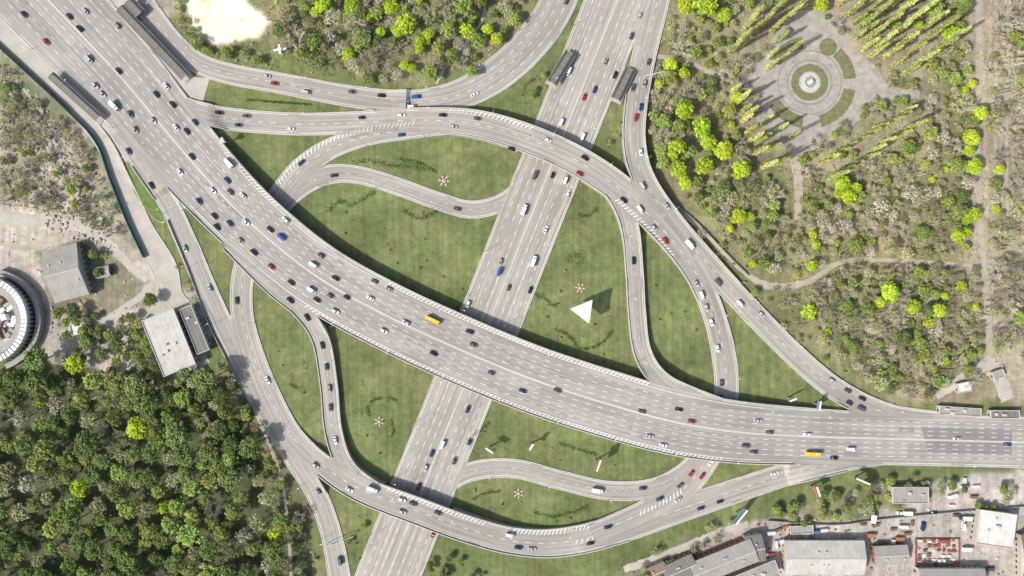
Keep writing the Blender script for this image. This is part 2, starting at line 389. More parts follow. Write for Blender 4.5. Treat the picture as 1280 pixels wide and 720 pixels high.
idx=np.arange(nx_*ny_).reshape(ny_,nx_)
fc=np.stack([idx[:-1,:-1].ravel(),idx[:-1,1:].ravel(),idx[1:,1:].ravel(),idx[1:,:-1].ravel()],1)
gm=bpy.data.meshes.new('ground'); gm.from_pydata(verts.tolist(),[],fc.tolist())
ca=gm.color_attributes.new('Region','FLOAT_COLOR','POINT'); ca.data.foreach_set('color',C.reshape(-1))
m,nt,b=new_mat('ground_soil_grass')
at=N(nt,'ShaderNodeAttribute',attribute_name='Region'); tc=N(nt,'ShaderNodeTexCoord')
def vmul(col,v):
    c=N(nt,'ShaderNodeVectorMath',operation='MULTIPLY'); L(nt,col,c.inputs[0]); c.inputs[1].default_value=v; return c.outputs[0]
n1=noise_n(nt,tc.outputs['Object'],0.028,4,.6);n2=noise_n(nt,tc.outputs['Object'],0.2,5,.65);n3=noise_n(nt,tc.outputs['Object'],1.6,4,.7)
n4=noise_n(nt,tc.outputs['Object'],0.045,7,.72)
col=mulc(nt,at.outputs['Color'],ramp(nt,n1,.3,.7,.68,1.28)); col=mulc(nt,col,ramp(nt,n2,.3,.7,.72,1.28)); col=mulc(nt,col,ramp(nt,n3,.25,.75,.72,1.28))
mpw=N(nt,'ShaderNodeMapping'); mpw.inputs['Rotation'].default_value=(0,0,.9); mpw.inputs['Scale'].default_value=(.4,.015,1); L(nt,tc.outputs['Object'],mpw.inputs[0])
nm=noise_n(nt,mpw.outputs[0],1.0,2,.5); col=mulc(nt,col,ramp(nt,nm,.35,.65,.88,1.12))
col=mixc(nt,ramp(nt,n4,.46,.64,0,.9),col,vmul(col,(1.6,1.3,1.6)))
n5=noise_n(nt,tc.outputs['Object'],0.09,6,.75)
c2=mixc(nt,ramp(nt,n5,.5,.66,0,.7),col,vmul(col,(.58,.76,.5)))
L(nt,c2,b.inputs['Base Color']); b.inputs['Roughness'].default_value=.95
gm.materials.append(m); go=bpy.data.objects.new('ground',gm); scn.collection.objects.link(go)
def flat(name,poly,z,mat,jit=0):
    b=MB_(); pts=[]
    n=len(poly)
    for i in range(n):
        a=poly[i];c=poly[(i+1)%n];k=max(1,int(math.hypot(c[0]-a[0],c[1]-a[1])/8)) if jit else 1
        for t in range(k):
            u=t/k; x,y=M(a[0]+(c[0]-a[0])*u+R.uniform(-jit,jit),a[1]+(c[1]-a[1])*u+R.uniform(-jit,jit)); pts.append((x,y,z))
    b.poly(pts[::-1]); return b.obj(name,[mat])
flat('pavement',[(-60,-10),(0,52),(70,118),(128,178),(146,210),(160,200),(205,245),(225,262),(290,250),(250,140),(262,98),(240,96),(215,60),(150,-20),(100,-80),(-60,-80)],.03,M_pave)
flat('pavement',[(176,395),(205,365),(222,372),(262,452),(225,480),(195,470)],.03,M_pave,1)
pathmeshes=[]
def path(pts,mat=M_path,z=.03,name='footpath'):
    c=[np.array([*M(p[0],p[1]),p[2]*S/2]) for p in pts]; q,A=resample(catmull(c),1.5)
    T=np.gradient(q[:,:2],axis=0);T/=np.linalg.norm(T,axis=1)[:,None]; b=MB_(); prev=None
    for i in range(len(q)):
        w1=q[i,2]*R.uniform(.8,1.2);w2=q[i,2]*R.uniform(.8,1.2)
        l=(q[i,0]-T[i,1]*w1,q[i,1]+T[i,0]*w1,z);r_=(q[i,0]+T[i,1]*w2,q[i,1]-T[i,0]*w2,z)
        if prev: b.quad(prev[1],r_,l,prev[0])
        prev=(l,r_)
    b.obj(name,[mat]); pathmeshes.append(q)
path([(806,235,4),(842,258,5),(885,295,5),(930,340,6),(965,358,9),(1010,352,7),(1050,328,6),(1100,325,5),(1160,328,5),(1215,332,5)])
path([(990,190,14),(997,215,12),(998,245,10),(997,275,8)],z=.034)
path([(1222,-40,7),(1224,80,7),(1222,200,7),(1228,320,8),(1236,400,9),(1238,470,10)],z=.038)
path([(1262,-40,4),(1258,200,4),(1262,330,4)],z=.03)
path([(815,70,5),(850,75,6),(900,95,7)],z=.036)
path([(1170,495,10),(1210,470,14),(1240,455,16),(1260,500,18)],M_pave,z=.042)
path([(-30,268,14),(40,275,14),(100,284,12),(135,305,12),(165,335,10),(185,350,8)],M_pave,.046)
path([(85,412,8),(130,400,8),(170,375,8),(190,355,8)],M_pave,.05)
path([(-10,300,8),(30,310,8),(60,300,8),(90,290,6)],M_path,.042)
path([(60,150,3),(78,205,4),(75,240,4),(100,282,5)],M_pave,.038); path([(20,100,3),(60,150,3),(105,215,3),(150,300,3)],M_path,.056)
path([(300,470,4),(330,540,4),(352,600,4),(360,660,4),(365,740,4)],M_path,.034)
path([(545,105,3),(560,80,3),(600,30,3),(610,-20,3)],M_pave,.034)
path([(780,712,9),(840,690,9),(900,665,9),(935,655,8)],M_pave,.05)
flat('park_plaza',PLAZA,.05,simple('plaza_paving',(.35,.325,.285),.9,0,.3,.2),1.6)
M_lawn=simple('lawn',(.16,.17,.08),.95,0,.4,.4)
M_band=simple('plaza_band_paving',(.27,.25,.215),.9,0,.25,.3)
def ring(cx,cy,r0,r1,a0,a1,z0,z1,mat,name,n=28):
    b=MB_(); x,y=M(cx,cy)
    for i in range(n):
        t0=math.radians(a0+(a1-a0)*i/n);t1=math.radians(a0+(a1-a0)*(i+1)/n)
        P=lambda r,t:(x+r*S*math.cos(t),y+r*S*math.sin(t))
        a,b_,c,d=P(r0,t0),P(r1,t0),P(r1,t1),P(r0,t1)
        b.quad((*a,z1),(*b_,z1),(*c,z1),(*d,z1)); b.quad((*b_,z0),(*c,z0),(*c,z1),(*b_,z1)); b.quad((*a,z0),(*d,z0),(*d,z1),(*a,z1))
    return b.obj(name,[mat])
for a0,a1 in ((100,150),(5,48),(-75,-10),(-150,-100)): ring(1012,103,43,58,a0,a1,.05,.2,M_lawn,'planting_bed')
ring(1012,103,14,23,0,360,.05,.2,M_lawn,'planting_bed'); ring(1035,59,0,11,0,360,.05,.2,M_lawn,'planting_bed')
ring(1012,103,26,29,0,360,.05,.06,M_band,'plaza_paving_band',40); ring(1012,103,38.5,40.5,0,360,.05,.06,M_band,'plaza_paving_band',48)
b=MB_(); fx,fy=M(1012,103)
for k in range(16):
    t=k*math.pi/8+.1; b.box(fx+17*math.cos(t),fy+17*math.sin(t),.05,4.2,.35,.008,t)
    if k%2: b.cyl(fx+16.5*math.cos(t+.2),fy+16.5*math.sin(t+.2),.05,.5,.5,.5,8)
b.obj('plaza_paving_band',[M_band])
fb=MB_()
fb.cyl(*M(1012,103),.07,.12,6.2,6.2,28,0); fb.cyl(*M(1012,103),.12,.6,3.6,3.4,24,0,1); fb.cyl(*M(1012,103),.6,1.4,1.8,1.4,16,0); fb.cyl(*M(1012,103),1.4,2.6,.7,.5,12,2);fb.cyl(*M(1012,103),2.6,2.9,.9,1.1,16,2)
fb.obj('fountain',[M_conc,simple('water',(.25,.3,.3),.2),M_white])
# ------------------------------------------------------------------ vegetation
rs=np.random.RandomState(5)
def leaves(b,c,rad,n,size,mats,flatz=.8):
    n=int(n); d=rs.normal(size=(n,3)); d/=np.linalg.norm(d,axis=1)[:,None]+1e-6
    r=rad*(.45+.6*rs.rand(n,1)); p=np.array(c)+d*r*np.array([1,1,flatz])
    nn=d*.75+rs.normal(size=(n,3))*.5; nn[:,2]+=.6; nn/=np.linalg.norm(nn,axis=1)[:,None]
    u=np.cross(nn,rs.normal(size=(n,3))); u/=np.linalg.norm(u,axis=1)[:,None]+1e-6; w=np.cross(nn,u); s=size*(.6+.8*rs.rand(n,1)); u=u*s*.5; w=w*s*.38
    V=np.stack([p-u,p-w,p+u,p+w],1).reshape(-1,3).tolist(); i0=len(b.v)
    b.v+= [tuple(v) for v in V]; b.f+=[(i0+4*k,i0+4*k+1,i0+4*k+2,i0+4*k+3) for k in range(n)]; b.m+=[mats[q] for q in rs.randint(len(mats),size=n)]; b.uv+=[None]*n
def tree_mesh(name,Rc,Ht,nclump,nleaf,mats,size=.75,low=.7):
    b=MB_(); b.tube((0,0,0),(.1,0,Ht*.55),.3,.16,7,0)
    ctr=[]
    for i in range(nclump):
        a=i*2.39996+rs.rand()*.5; rr=Rc*.84*math.sqrt((i+.5)/nclump)*rs.uniform(.85,1.12); t=rs.rand()
        zz=Ht*.40+ (Ht*.48)*math.sqrt(max(0,1-min(1,rr/Rc)**2))*(low+(1-low)*t)
        ctr.append((rr*math.cos(a)*rs.uniform(.85,1.12),rr*math.sin(a),zz))
    for i,c in enumerate(ctr):
        if i%2==0: b.tube((.05,0,Ht*rs.uniform(.25,.5)),c,.1,.03,4,0)
        ms=[[1],[1,2],[2],[2,3],[3,1],[3]][rs.randint(6)]
        leaves(b,c,Rc*rs.uniform(.19,.33),nleaf,size,ms)
    return b.mesh(name,mats)
def bare_mesh(name,Rc,Ht,leafy=0):
    b=MB_(); b.tube((0,0,0),(0,0,Ht*.4),.28,.2,7,0)
    for i in range(9):
        a=i*.7+rs.rand()*.6; el=rs.uniform(.5,1.25); ln=Rc*rs.uniform(.7,1.0)
        p0=Vector((0,0,Ht*rs.uniform(.22,.42))); d=Vector((math.cos(a)*math.cos(el),math.sin(a)*math.cos(el),math.sin(el)))
        p1=p0+d*ln*1.2; b.tube(p0,p1,.15,.07,4,0)
        for j in range(7):
            t=rs.uniform(.3,1); q0=p0.lerp(p1,t); d2_=(d+Vector(rs.normal(size=3))*.55).normalized(); q1=q0+d2_*Rc*rs.uniform(.35,.6); b.tube(q0,q1,.08,.04,3,1)
            for k in range(13):
                s0=q0.lerp(q1,rs.uniform(.25,1)); d3=(d2_+Vector(rs.normal(size=3))*.6).normalized(); s1=s0+d3*rs.uniform(.8,1.9)
                w=d3.orthogonal().normalized()*.08; b.quad(tuple(s0-w),tuple(s0+w),tuple(s1+w*.5),tuple(s1-w*.5),1)
                if rs.rand()<leafy: leaves(b,tuple(s1),.5,3,.5,[2])
    return b.mesh(name,[M_bark,M_twig,LY[2]])
def poplar_mesh(name,Rc,Ht):
    b=MB_(); b.tube((0,0,0),(0,0,Ht*.9),.28,.05,6,0)
    for i in range(50):
        t=i/49; z=Ht*(.08+.9*t); r=Rc*math.sin(math.pi*min(1,(.14+.86*t))**.8)*.7+.2; a=rs.rand()*6.28
        c=(math.cos(a)*r*.6,math.sin(a)*r*.6,z); leaves(b,c,.75+.3*rs.rand(),24,.6,[[1],[1,2],[2],[3]][rs.randint(4)],1.6)
        b.tube((0,0,z-1.2),c,.06,.02,3,0)
    return b.mesh(name,[M_bark]+LP)
LD=[leafmat('leaf_dark_a',(.12,.165,.05)),leafmat('leaf_dark_b',(.175,.22,.07)),leafmat('leaf_dark_c',(.24,.28,.10))]
LM=[leafmat('leaf_mid_a',(.25,.31,.08)),leafmat('leaf_mid_b',(.34,.39,.11)),leafmat('leaf_mid_c',(.18,.235,.06))]
LY=[leafmat('leaf_spring_a',(.50,.62,.05),.13,.25,.495,.52),leafmat('leaf_spring_b',(.62,.68,.09),.13,.25,.495,.52),leafmat('leaf_spring_c',(.36,.47,.045),.13,.25,.495,.52)]
LP=[leafmat('leaf_poplar_a',(.38,.41,.13)),leafmat('leaf_poplar_b',(.49,.51,.18)),leafmat('leaf_poplar_c',(.25,.28,.09))]
LO=[leafmat('leaf_olive_a',(.33,.33,.16)),leafmat('leaf_olive_b',(.43,.41,.23)),leafmat('leaf_olive_c',(.24,.25,.12))]
LW=[leafmat('leaf_blossom_a',(.58,.54,.45),.2,0,.495,.505),leafmat('leaf_blossom_b',(.47,.44,.34),.2,0,.495,.505),leafmat('leaf_blossom_c',(.36,.34,.23),.2,0,.495,.505)]
DK=[tree_mesh('d%d'%i,5.2,12,32,56,[M_bark]+LD,.78,.8) for i in range(4)]
MD=[tree_mesh('m%d'%i,4.6,10,28,52,[M_bark]+LM,.75) for i in range(3)]
YG=[tree_mesh('y%d'%i,4.6,10,32,62,[M_bark]+LY,.75) for i in range(3)]
OL=[tree_mesh('o%d'%i,4.2,9,22,28,[M_bark]+LO,.6) for i in range(3)]
WH=[tree_mesh('w%d'%i,4.2,9,22,26,[M_bark]+LW,.5) for i in range(2)]
BA=[bare_mesh('b%d'%i,4.8,10,l) for i,l in enumerate((0,.08,.25))]
PO=[poplar_mesh('p%d'%i,1.8,22) for i in range(3)]
def shrub_mesh(mats):
    b=MB_()
    b.tube((0,0,0),(0,0,.8),.08,.05,4,0)
    for i in range(7): leaves(b,(rs.uniform(-.9,.9),rs.uniform(-.9,.9),rs.uniform(.5,1.3)),.7,22,.45,[1,2,3])
    return b.mesh('shrub',[M_bark]+mats)
SH=[shrub_mesh(LD),shrub_mesh(LM),shrub_mesh(LO)]
def plant(ms,name,px,py,sc=1.0,hz=6,chk=0.0):
    x,y=M(px,py,hz*sc)
    if chk is not None and onroad(x,y,chk): return False
    s=sc*R.uniform(.9,1.1)
    place(R.choice(ms),name,(x,y,0),R.uniform(0,6.28),sc=(s*R.uniform(.88,1.12),s,s*R.uniform(.85,1.15))); return True
NM={'d':(DK,'deciduous_tree'),'m':(MD,'deciduous_tree'),'y':(YG,'spring_leaf_tree'),'o':(OL,'budding_tree'),'b':(BA,'bare_tree'),'p':(PO,'poplar_tree'),'s':(SH,'shrub'),'w':(WH,'blossoming_tree')}
placed=[]
def pin(p,poly):
    x,y=p; c=False; n=len(poly)
    for i in range(n):
        x1,y1=poly[i];x2,y2=poly[(i+1)%n]
        if (y1>y)!=(y2>y) and x<(x2-x1)*(y-y1)/(y2-y1)+x1: c=not c
    return c
def pathfar(px,py,m):
    x,y=M(px,py)
    for q in pathmeshes:
        if ((q[:,0]-x)**2+(q[:,1]-y)**2).min()<m*m: return False
    return True
def scatter(poly,n,spacing,weights,smin=.7,smax=1.15,avoid=(),chk=2.0,pf=3.0):
    x0=max(-70,min(p[0] for p in poly));x1=min(1350,max(p[0] for p in poly));y0=max(-60,min(p[1] for p in poly));y1=min(785,max(p[1] for p in poly))
    c=0;tr=0
    while c<n and tr<n*16:
        tr+=1; px,py=R.uniform(x0,x1),R.uniform(y0,y1)
        if not pin((px,py),poly) or any(pin((px,py),a) for a in avoid): continue
        k=R.choices(list(weights),list(weights.values()))[0]
        sc=R.uniform(smin,smax)
        if any((px-q[0])**2+(py-q[1])**2<(spacing*(sc+q[2])/2)**2 for q in placed): continue
        if pf and not pathfar(px,py,pf): continue
        if plant(*NM[k],px,py,sc*(1.0 if k!='s' else 1.3),6 if k!='s' else 1,chk*(sc if k!='s' else 1)): placed.append((px,py,sc)); c+=1
def big_(k,px,py,sc): 
    plant(*NM[k],px,py,sc,6,None); placed.append((px,py,sc))
for a in [(855,138,1.4),(876,160,1.4),(845,185,1.2),(905,188,1.5),(925,212,1.25),(880,208,1.35),(848,212,1.2),(885,178,1.1),(922,122,.9),(880,8,1.6),(905,18,1.1),(858,8,1.2),(840,195,.9),
          (1052,228,1.15),(1060,246,1.05),(1048,240,.8),(1112,365,1.4),(1100,378,.9),(1215,172,1.2),(1224,142,1.15),(1218,208,1.1),(1210,188,.9),(1218,268,1.05),(1208,275,.7),(1020,306,.7),(1014,332,.8),(1172,388,1),(1190,42,1.2),(508,30,1.5),(488,8,1.2),(525,50,.8),(515,85,.7),(497,38,1),(172,535,1.4),(100,610,1.4),(95,455,1.3),(345,668,1),(405,6,1.2),(395,14,.8),(937,270,.7)]: big_('y',*a)
for a in [(830,152,1.0),(1135,185,1.3),(1170,12,1.4),(1200,8,1.2),(150,590,1.4),(240,610,1.3),(215,655,1.4),(590,90,.8),(560,35,1.2),(580,10,1.3),(548,60,1),(1120,30,1),(75,640,1.5),(60,560,1.5),(265,600,1.2)]: big_('m',*a)
for a in [(372,48,1.3),(395,75,1.3),(425,60,1.1),(445,35,1.2),(460,75,1.3),(480,60,1),(495,95,.8),(440,80,1),(410,45,1.1),(355,25,1),(940,240,1.2),(955,245,1),(1085,205,1.2),(1165,190,1.3),(1140,240,1.3),(1100,258,1.3),(1155,245,1.1),(1115,270,1),(305,670,1.3),(290,685,1.3),(1210,230,1.2),(1180,172,1)]: big_('w' if R.random()<.65 else 'b',*a)
def prow(x0,y0,x1,y1,n,rows=1,dx=0,dy=0,s0=.85,s1=1.15):
    for r_ in range(rows):
        for i in range(n):
            t=i/(max(1,n-1)); px=x0+(x1-x0)*t+dx*r_+R.uniform(-2,2);py=y0+(y1-y0)*t+dy*r_+R.uniform(-2,2)
            plant(*NM['p'],px,py,R.uniform(s0,s1),3,0); placed.append((px,py,1.0))
prow(1076,34,1128,92,6,4,18,-14,1,1.3); prow(1048,6,1075,42,4,1); prow(1040,-8,1130,-6,6,1,0,0,1,1.25); prow(1070,10,1130,8,4)
prow(1020,208,1130,140,10,1); prow(1034,224,1146,152,9,1)
prow(930,55,962,18,4,1); prow(914,66,938,22,4,1); prow(958,72,970,52,2)
prow(916,112,934,165,5,1); prow(922,128,946,178,4); prow(952,172,968,205,3,2,-16,4); prow(958,84,988,66,3); prow(955,152,985,172,3); prow(965,40,1000,6,4); prow(1068,50,1088,72,3)
scatter(FOREST,560,16,{'d':46,'m':28,'y':2,'b':4,'o':17,'w':3},.9,1.6,chk=3.5,pf=0)
AV=(PLS,)
scatter([(820,20),(960,0),(930,100),(960,200),(990,290),(930,320),(860,250),(812,180)],150,14,{'o':36,'b':25,'m':24,'y':8,'d':5,'w':6},.5,1.15,AV,3,2.5)
scatter([(1000,200),(1215,100),(1215,320),(1060,320),(1000,345),(930,330),(1005,280)],200,14,{'o':24,'b':30,'m':24,'y':9,'d':6,'w':11},.5,1.2,AV,3,2.5)
scatter([(1000,375),(1060,335),(1225,335),(1228,470),(1150,500),(1090,480),(1030,430)],190,12.5,{'o':30,'b':34,'m':18,'y':5,'d':5,'w':8},.5,1.1,AV,3,2.5)
scatter([(1240,-60),(1420,-60),(1420,500),(1240,430)],200,13,{'o':22,'b':58,'m':8,'y':3,'w':12},.6,1.2,(),3,1.5)
scatter([(840,-60),(1210,-60),(1210,120),(1150,90),(1060,10),(990,8),(930,60),(880,60)],95,14,{'o':36,'b':20,'m':30,'y':10,'w':6},.6,1.15,AV,3)
scatter([(905,90),(960,40),(1060,5),(1150,110),(1050,200),(930,190)],40,12,{'o':50,'b':30,'w':10,'m':20},.4,.8,AV,1,0)
scatter([(850,265),(1000,375),(1120,490),(1040,470),(930,365),(870,300)],40,12,{'s':50,'m':25,'o':25,'b':20},.35,.7,AV,1.5,2)
scatter([(340,-80),(660,-80),(655,15),(600,70),(540,95),(480,105),(400,80),(350,60)],160,12.5,{'o':28,'b':20,'m':30,'y':10,'d':5,'w':10},.5,1.25,(SAND,),3,1.5)
scatter([(205,-60),(235,20),(258,60),(300,62),(330,78),(262,72),(225,45)],34,8,{'o':40,'s':20,'m':40},.4,.7,(SAND,),1)
scatter([(0,75),(110,190),(155,300),(60,262),(0,250)],105,11,{'o':26,'b':46,'s':30,'m':6,'w':6},.4,.9,(),1.5,1.5)
scatter([(60,385),(130,395),(190,360),(250,480),(200,500),(100,450)],60,10,{'d':34,'m':36,'o':25,'s':8},.45,.95,([(168,375),(215,375),(262,450),(205,480)],),1,2)
scatter([(100,300),(155,320),(160,345),(115,345)],14,8,{'o':40,'s':30,'d':20},.3,.6,(),1,1)
scatter([(262,470),(300,480),(400,700),(370,740),(330,590)],42,10,{'o':30,'m':30,'b':20,'s':15},.4,1,(),2,1)
scatter([(955,640),(1040,612),(1170,590),(1200,612),(1090,640),(1000,655)],60,9,{'d':30,'m':30,'o':20,'s':20,'b':10},.35,.75,(),1)
scatter([(770,712),(900,655),(935,650),(870,690),(800,740)],18,11,{'o':40,'d':20,'b':20,'s':20},.4,.7,(),1)
scatter([(1170,600),(1270,600),(1270,640),(1180,640)],10,12,{'d':40,'o':40},.4,.6,(),1)
scatter([(435,640),(470,640),(450,700),(432,690)],6,8,{'m':40,'s':40},.4,.6,(),.5,0)
scatter([(530,690),(600,700),(610,720),(520,720)],12,7,{'d':40,'s':40},.3,.5,(),.5,0)
scatter([(630,120),(690,80),(672,160)],8,10,{'m':30,'s':60},.35,.5,(),1,0)
scatter([(745,185),(780,130),(778,200)],8,9,{'s':60,'o':30},.3,.5,(),1,0)
scatter([(200,300),(250,340),(290,440),(262,440),(225,350)],10,10,{'s':60,'o':30},.3,.5,(),1,0)
for pl,n in (([(380,240),(600,275),(585,370),(460,330)],14),([(725,250),(790,400),(800,470),(670,410)],14),([(810,300),(870,360),(880,480),(830,450)],6),([(420,420),(530,470),(490,590),(430,520)],8),([(330,380),(385,420),(395,540),(340,450)],5),([(600,530),(820,580),(700,590),(590,570)],8),([(575,610),(760,630),(680,665),(600,650)],6)):
    scatter(pl,n,14,{'s':1},.3,.6,(),1.5,0)
# undergrowth mass
ug=MB_()
def under_(poly,n,mats,hi=1.2,size=.8,clump=6,chk=False,avoid=()):
    x0=max(-40,min(p[0] for p in poly));x1=min(1320,max(p[0] for p in poly));y0=max(-40,min(p[1] for p in poly));y1=min(760,max(p[1] for p in poly)); c=0
    for _ in range(n*4):
        if c>=n: break
        px,py=R.uniform(x0,x1),R.uniform(y0,y1)
        if not pin((px,py),poly) or any(pin((px,py),a) for a in avoid) or not pathfar(px,py,1.6): continue
        x,y=M(px,py)
        if onroad(x,y,1.2): continue
        leaves(ug,(x,y,hi*R.uniform(.3,1)),R.uniform(.5,1.5),clump,size,R.choice(mats),.4); c+=1
MU=[[0],[1],[2],[3],[4],[4],[0,1]]
under_([(820,0),(1210,0),(1215,480),(1150,500),(1000,375),(850,240),(812,150)],2200,MU,avoid=(PLAZA,))
under_([(1210,0),(1300,0),(1300,480),(1210,480)],600,[[4],[4],[1],[5],[3]])
under_(TOPP,800,MU,avoid=(SAND,)); under_([(0,70),(110,190),(160,300),(60,270),(0,255)],700,[[4],[4],[1],[0],[5]])
under_([(262,470),(300,480),(400,700),(370,740),(330,590)],260,MU); under_([(850,265),(1000,375),(1120,490),(1040,470),(870,300)],260,[[2],[1],[0]],.4,.6)
under_(FOREST,500,[[2],[2],[3]],1.6,1.0)
ug.obj('undergrowth',[LO[0],LO[1],LM[2],LM[0],LW[2],LW[1]])
# flower beds
def bed(pts,w,mats=None,dens=8):
    c=[np.array([*M(p[0],p[1])]) for p in pts]; q,A=resample(catmull(c),.7); b=MB_()
    for p in q:
        if R.random()<.2: continue
        for _ in range(dens):
            leaves(b,(p[0]+rs.normal()*w*.45,p[1]+rs.normal()*w*.45,.2+rs.rand()*.2),.3,3,.42,[0,1])
    b.obj('flower_bed',mats or [LB,LD[0]])
LB=leafmat('leaf_bed',(.055,.085,.03))
bed([(412,262),(425,252),(440,256),(455,248),(468,240)],1.8)
bed([(505,262),(520,272),(535,270),(548,262)],2); bed([(395,300),(398,310),(406,316)],1.3)
bed([(440,203),(465,202),(490,207),(512,208),(535,212)],2); bed([(500,198),(530,206),(545,216)],1.4)
bed([(708,325),(720,318),(728,325),(718,331)],2.4); bed([(668,368),(680,372),(690,382),(700,378)],1.5)
bed([(690,410),(712,420),(725,436),(750,430),(765,415)],1.4); bed([(745,262),(735,270),(722,268)],1.4)
bed([(462,520),(460,508),(468,500),(480,497),(495,500)],1.4); bed([(490,528),(492,540),(484,548)],1.3)
bed([(592,645),(610,655),(640,655)],1.4); bed([(668,640),(690,645),(715,640),(735,632)],1.6); bed([(590,625),(605,617),(625,614)],1.3)
bed([(700,555),(725,562),(745,568)],1.5); bed([(590,545),(605,535),(612,528)],1.6)
bed([(362,480),(372,485)],1.4); bed([(655,110),(665,100),(676,98)],1.5); bed([(310,125),(350,128),(390,131)],.9)
M_soil=simple('flower_soil',(.13,.08,.05),.95); M_flo=simple('flower_red',(.4,.06,.04),.9); M_orn=simple('flower_pale',(.55,.52,.42),.9)
def ornament(px,py,sc=.85):
    b=MB_(); 
    b.cyl(0,0,.0,.12,2.1,2.1,20,1); b.cyl(0,0,.12,.5,1.5,1.3,16,0,0); b.cyl(0,0,.5,.9,.6,.3,10,2)
    for k in range(6):
        t=k*math.pi/3
        P=lambda r,a:(r*math.cos(a),r*math.sin(a))
        b.prism([P(2.4,t-.3),P(4.8,t),P(2.4,t+.3)],0,.18,0); b.cyl(*P(3.6,t+.52),0,.3,.55,.4,8,2)
    o=b.obj('flower_bed_ornament',[M_orn,M_soil,M_flo],(*M(px,py),0),R.random()); o.scale=(sc,sc,1)
for p in ((555,226),(725,360,.75),(474,527,.75),(648,617,.75)): ornament(*p)
# ------------------------------------------------------------------ vehicles
M_tyre=simple('tyre',(.02,.02,.02),.9); M_glass=simple('car_glass',(.02,.025,.03),.12); M_lampw=simple('headlight',(.7,.7,.65),.2); M_lampr=simple('taillight',(.4,.02,.02),.3)
def paint(name,c,r=.32):
    m,nt,b=new_mat('paint_'+name); tc=N(nt,'ShaderNodeTexCoord'); f=noise_n(nt,tc.outputs['Object'],1.5,3)
    L(nt,mixc(nt,ramp(nt,f,.3,.7,0,.25),tuple(c),tuple(x*.75 for x in c)),b.inputs['Base Color']); b.inputs['Roughness'].default_value=r; b.inputs['Coat Weight'].default_value=.4; return m
PT={'white':paint('white',(.82,.82,.8)),'silver':paint('silver',(.48,.49,.5)),'black':paint('black',(.015,.015,.018)),'grey':paint('grey',(.09,.095,.1)),'blue':paint('blue',(.02,.045,.13)),'brightblue':paint('brightblue',(.02,.09,.38)),'red':paint('red',(.36,.025,.02)),'beige':paint('beige',(.35,.30,.22)),'yellow':paint('yellow',(.72,.5,.02)),'orange':paint('orange',(.5,.18,.03)),'maroon':paint('maroon',(.09,.015,.02))}
def wheels(b,xs_,w,r):
    for x in xs_:
        for s in (-1,1):
            n=10; y0=s*(w-.24);y1=s*w
            ring_=[(x+r*math.cos(2*math.pi*k/n),r+r*math.sin(2*math.pi*k/n)) for k in range(n)]
            for k in range(n):
                a=ring_[k];c=ring_[(k+1)%n]; b.quad((a[0],y0,a[1]),(c[0],y0,c[1]),(c[0],y1,c[1]),(a[0],y1,a[1]),2)
            b.poly([(a[0],y1,a[1]) for a in ring_],2)
def loft(b,secs,m=0):
    rings=[]
    for x,w,z0,z1 in secs: rings.append([(x,-w*.96,z0),(x,-w,z0+(z1-z0)*.55),(x,-w*.86,z1),(x,w*.86,z1),(x,w,z0+(z1-z0)*.55),(x,w*.96,z0)])
    for A,B in zip(rings,rings[1:]):
        for k in range(5): b.quad(A[k],B[k],B[k+1],A[k+1],m)
    b.poly(rings[0],m); b.poly(rings[-1][::-1],m)
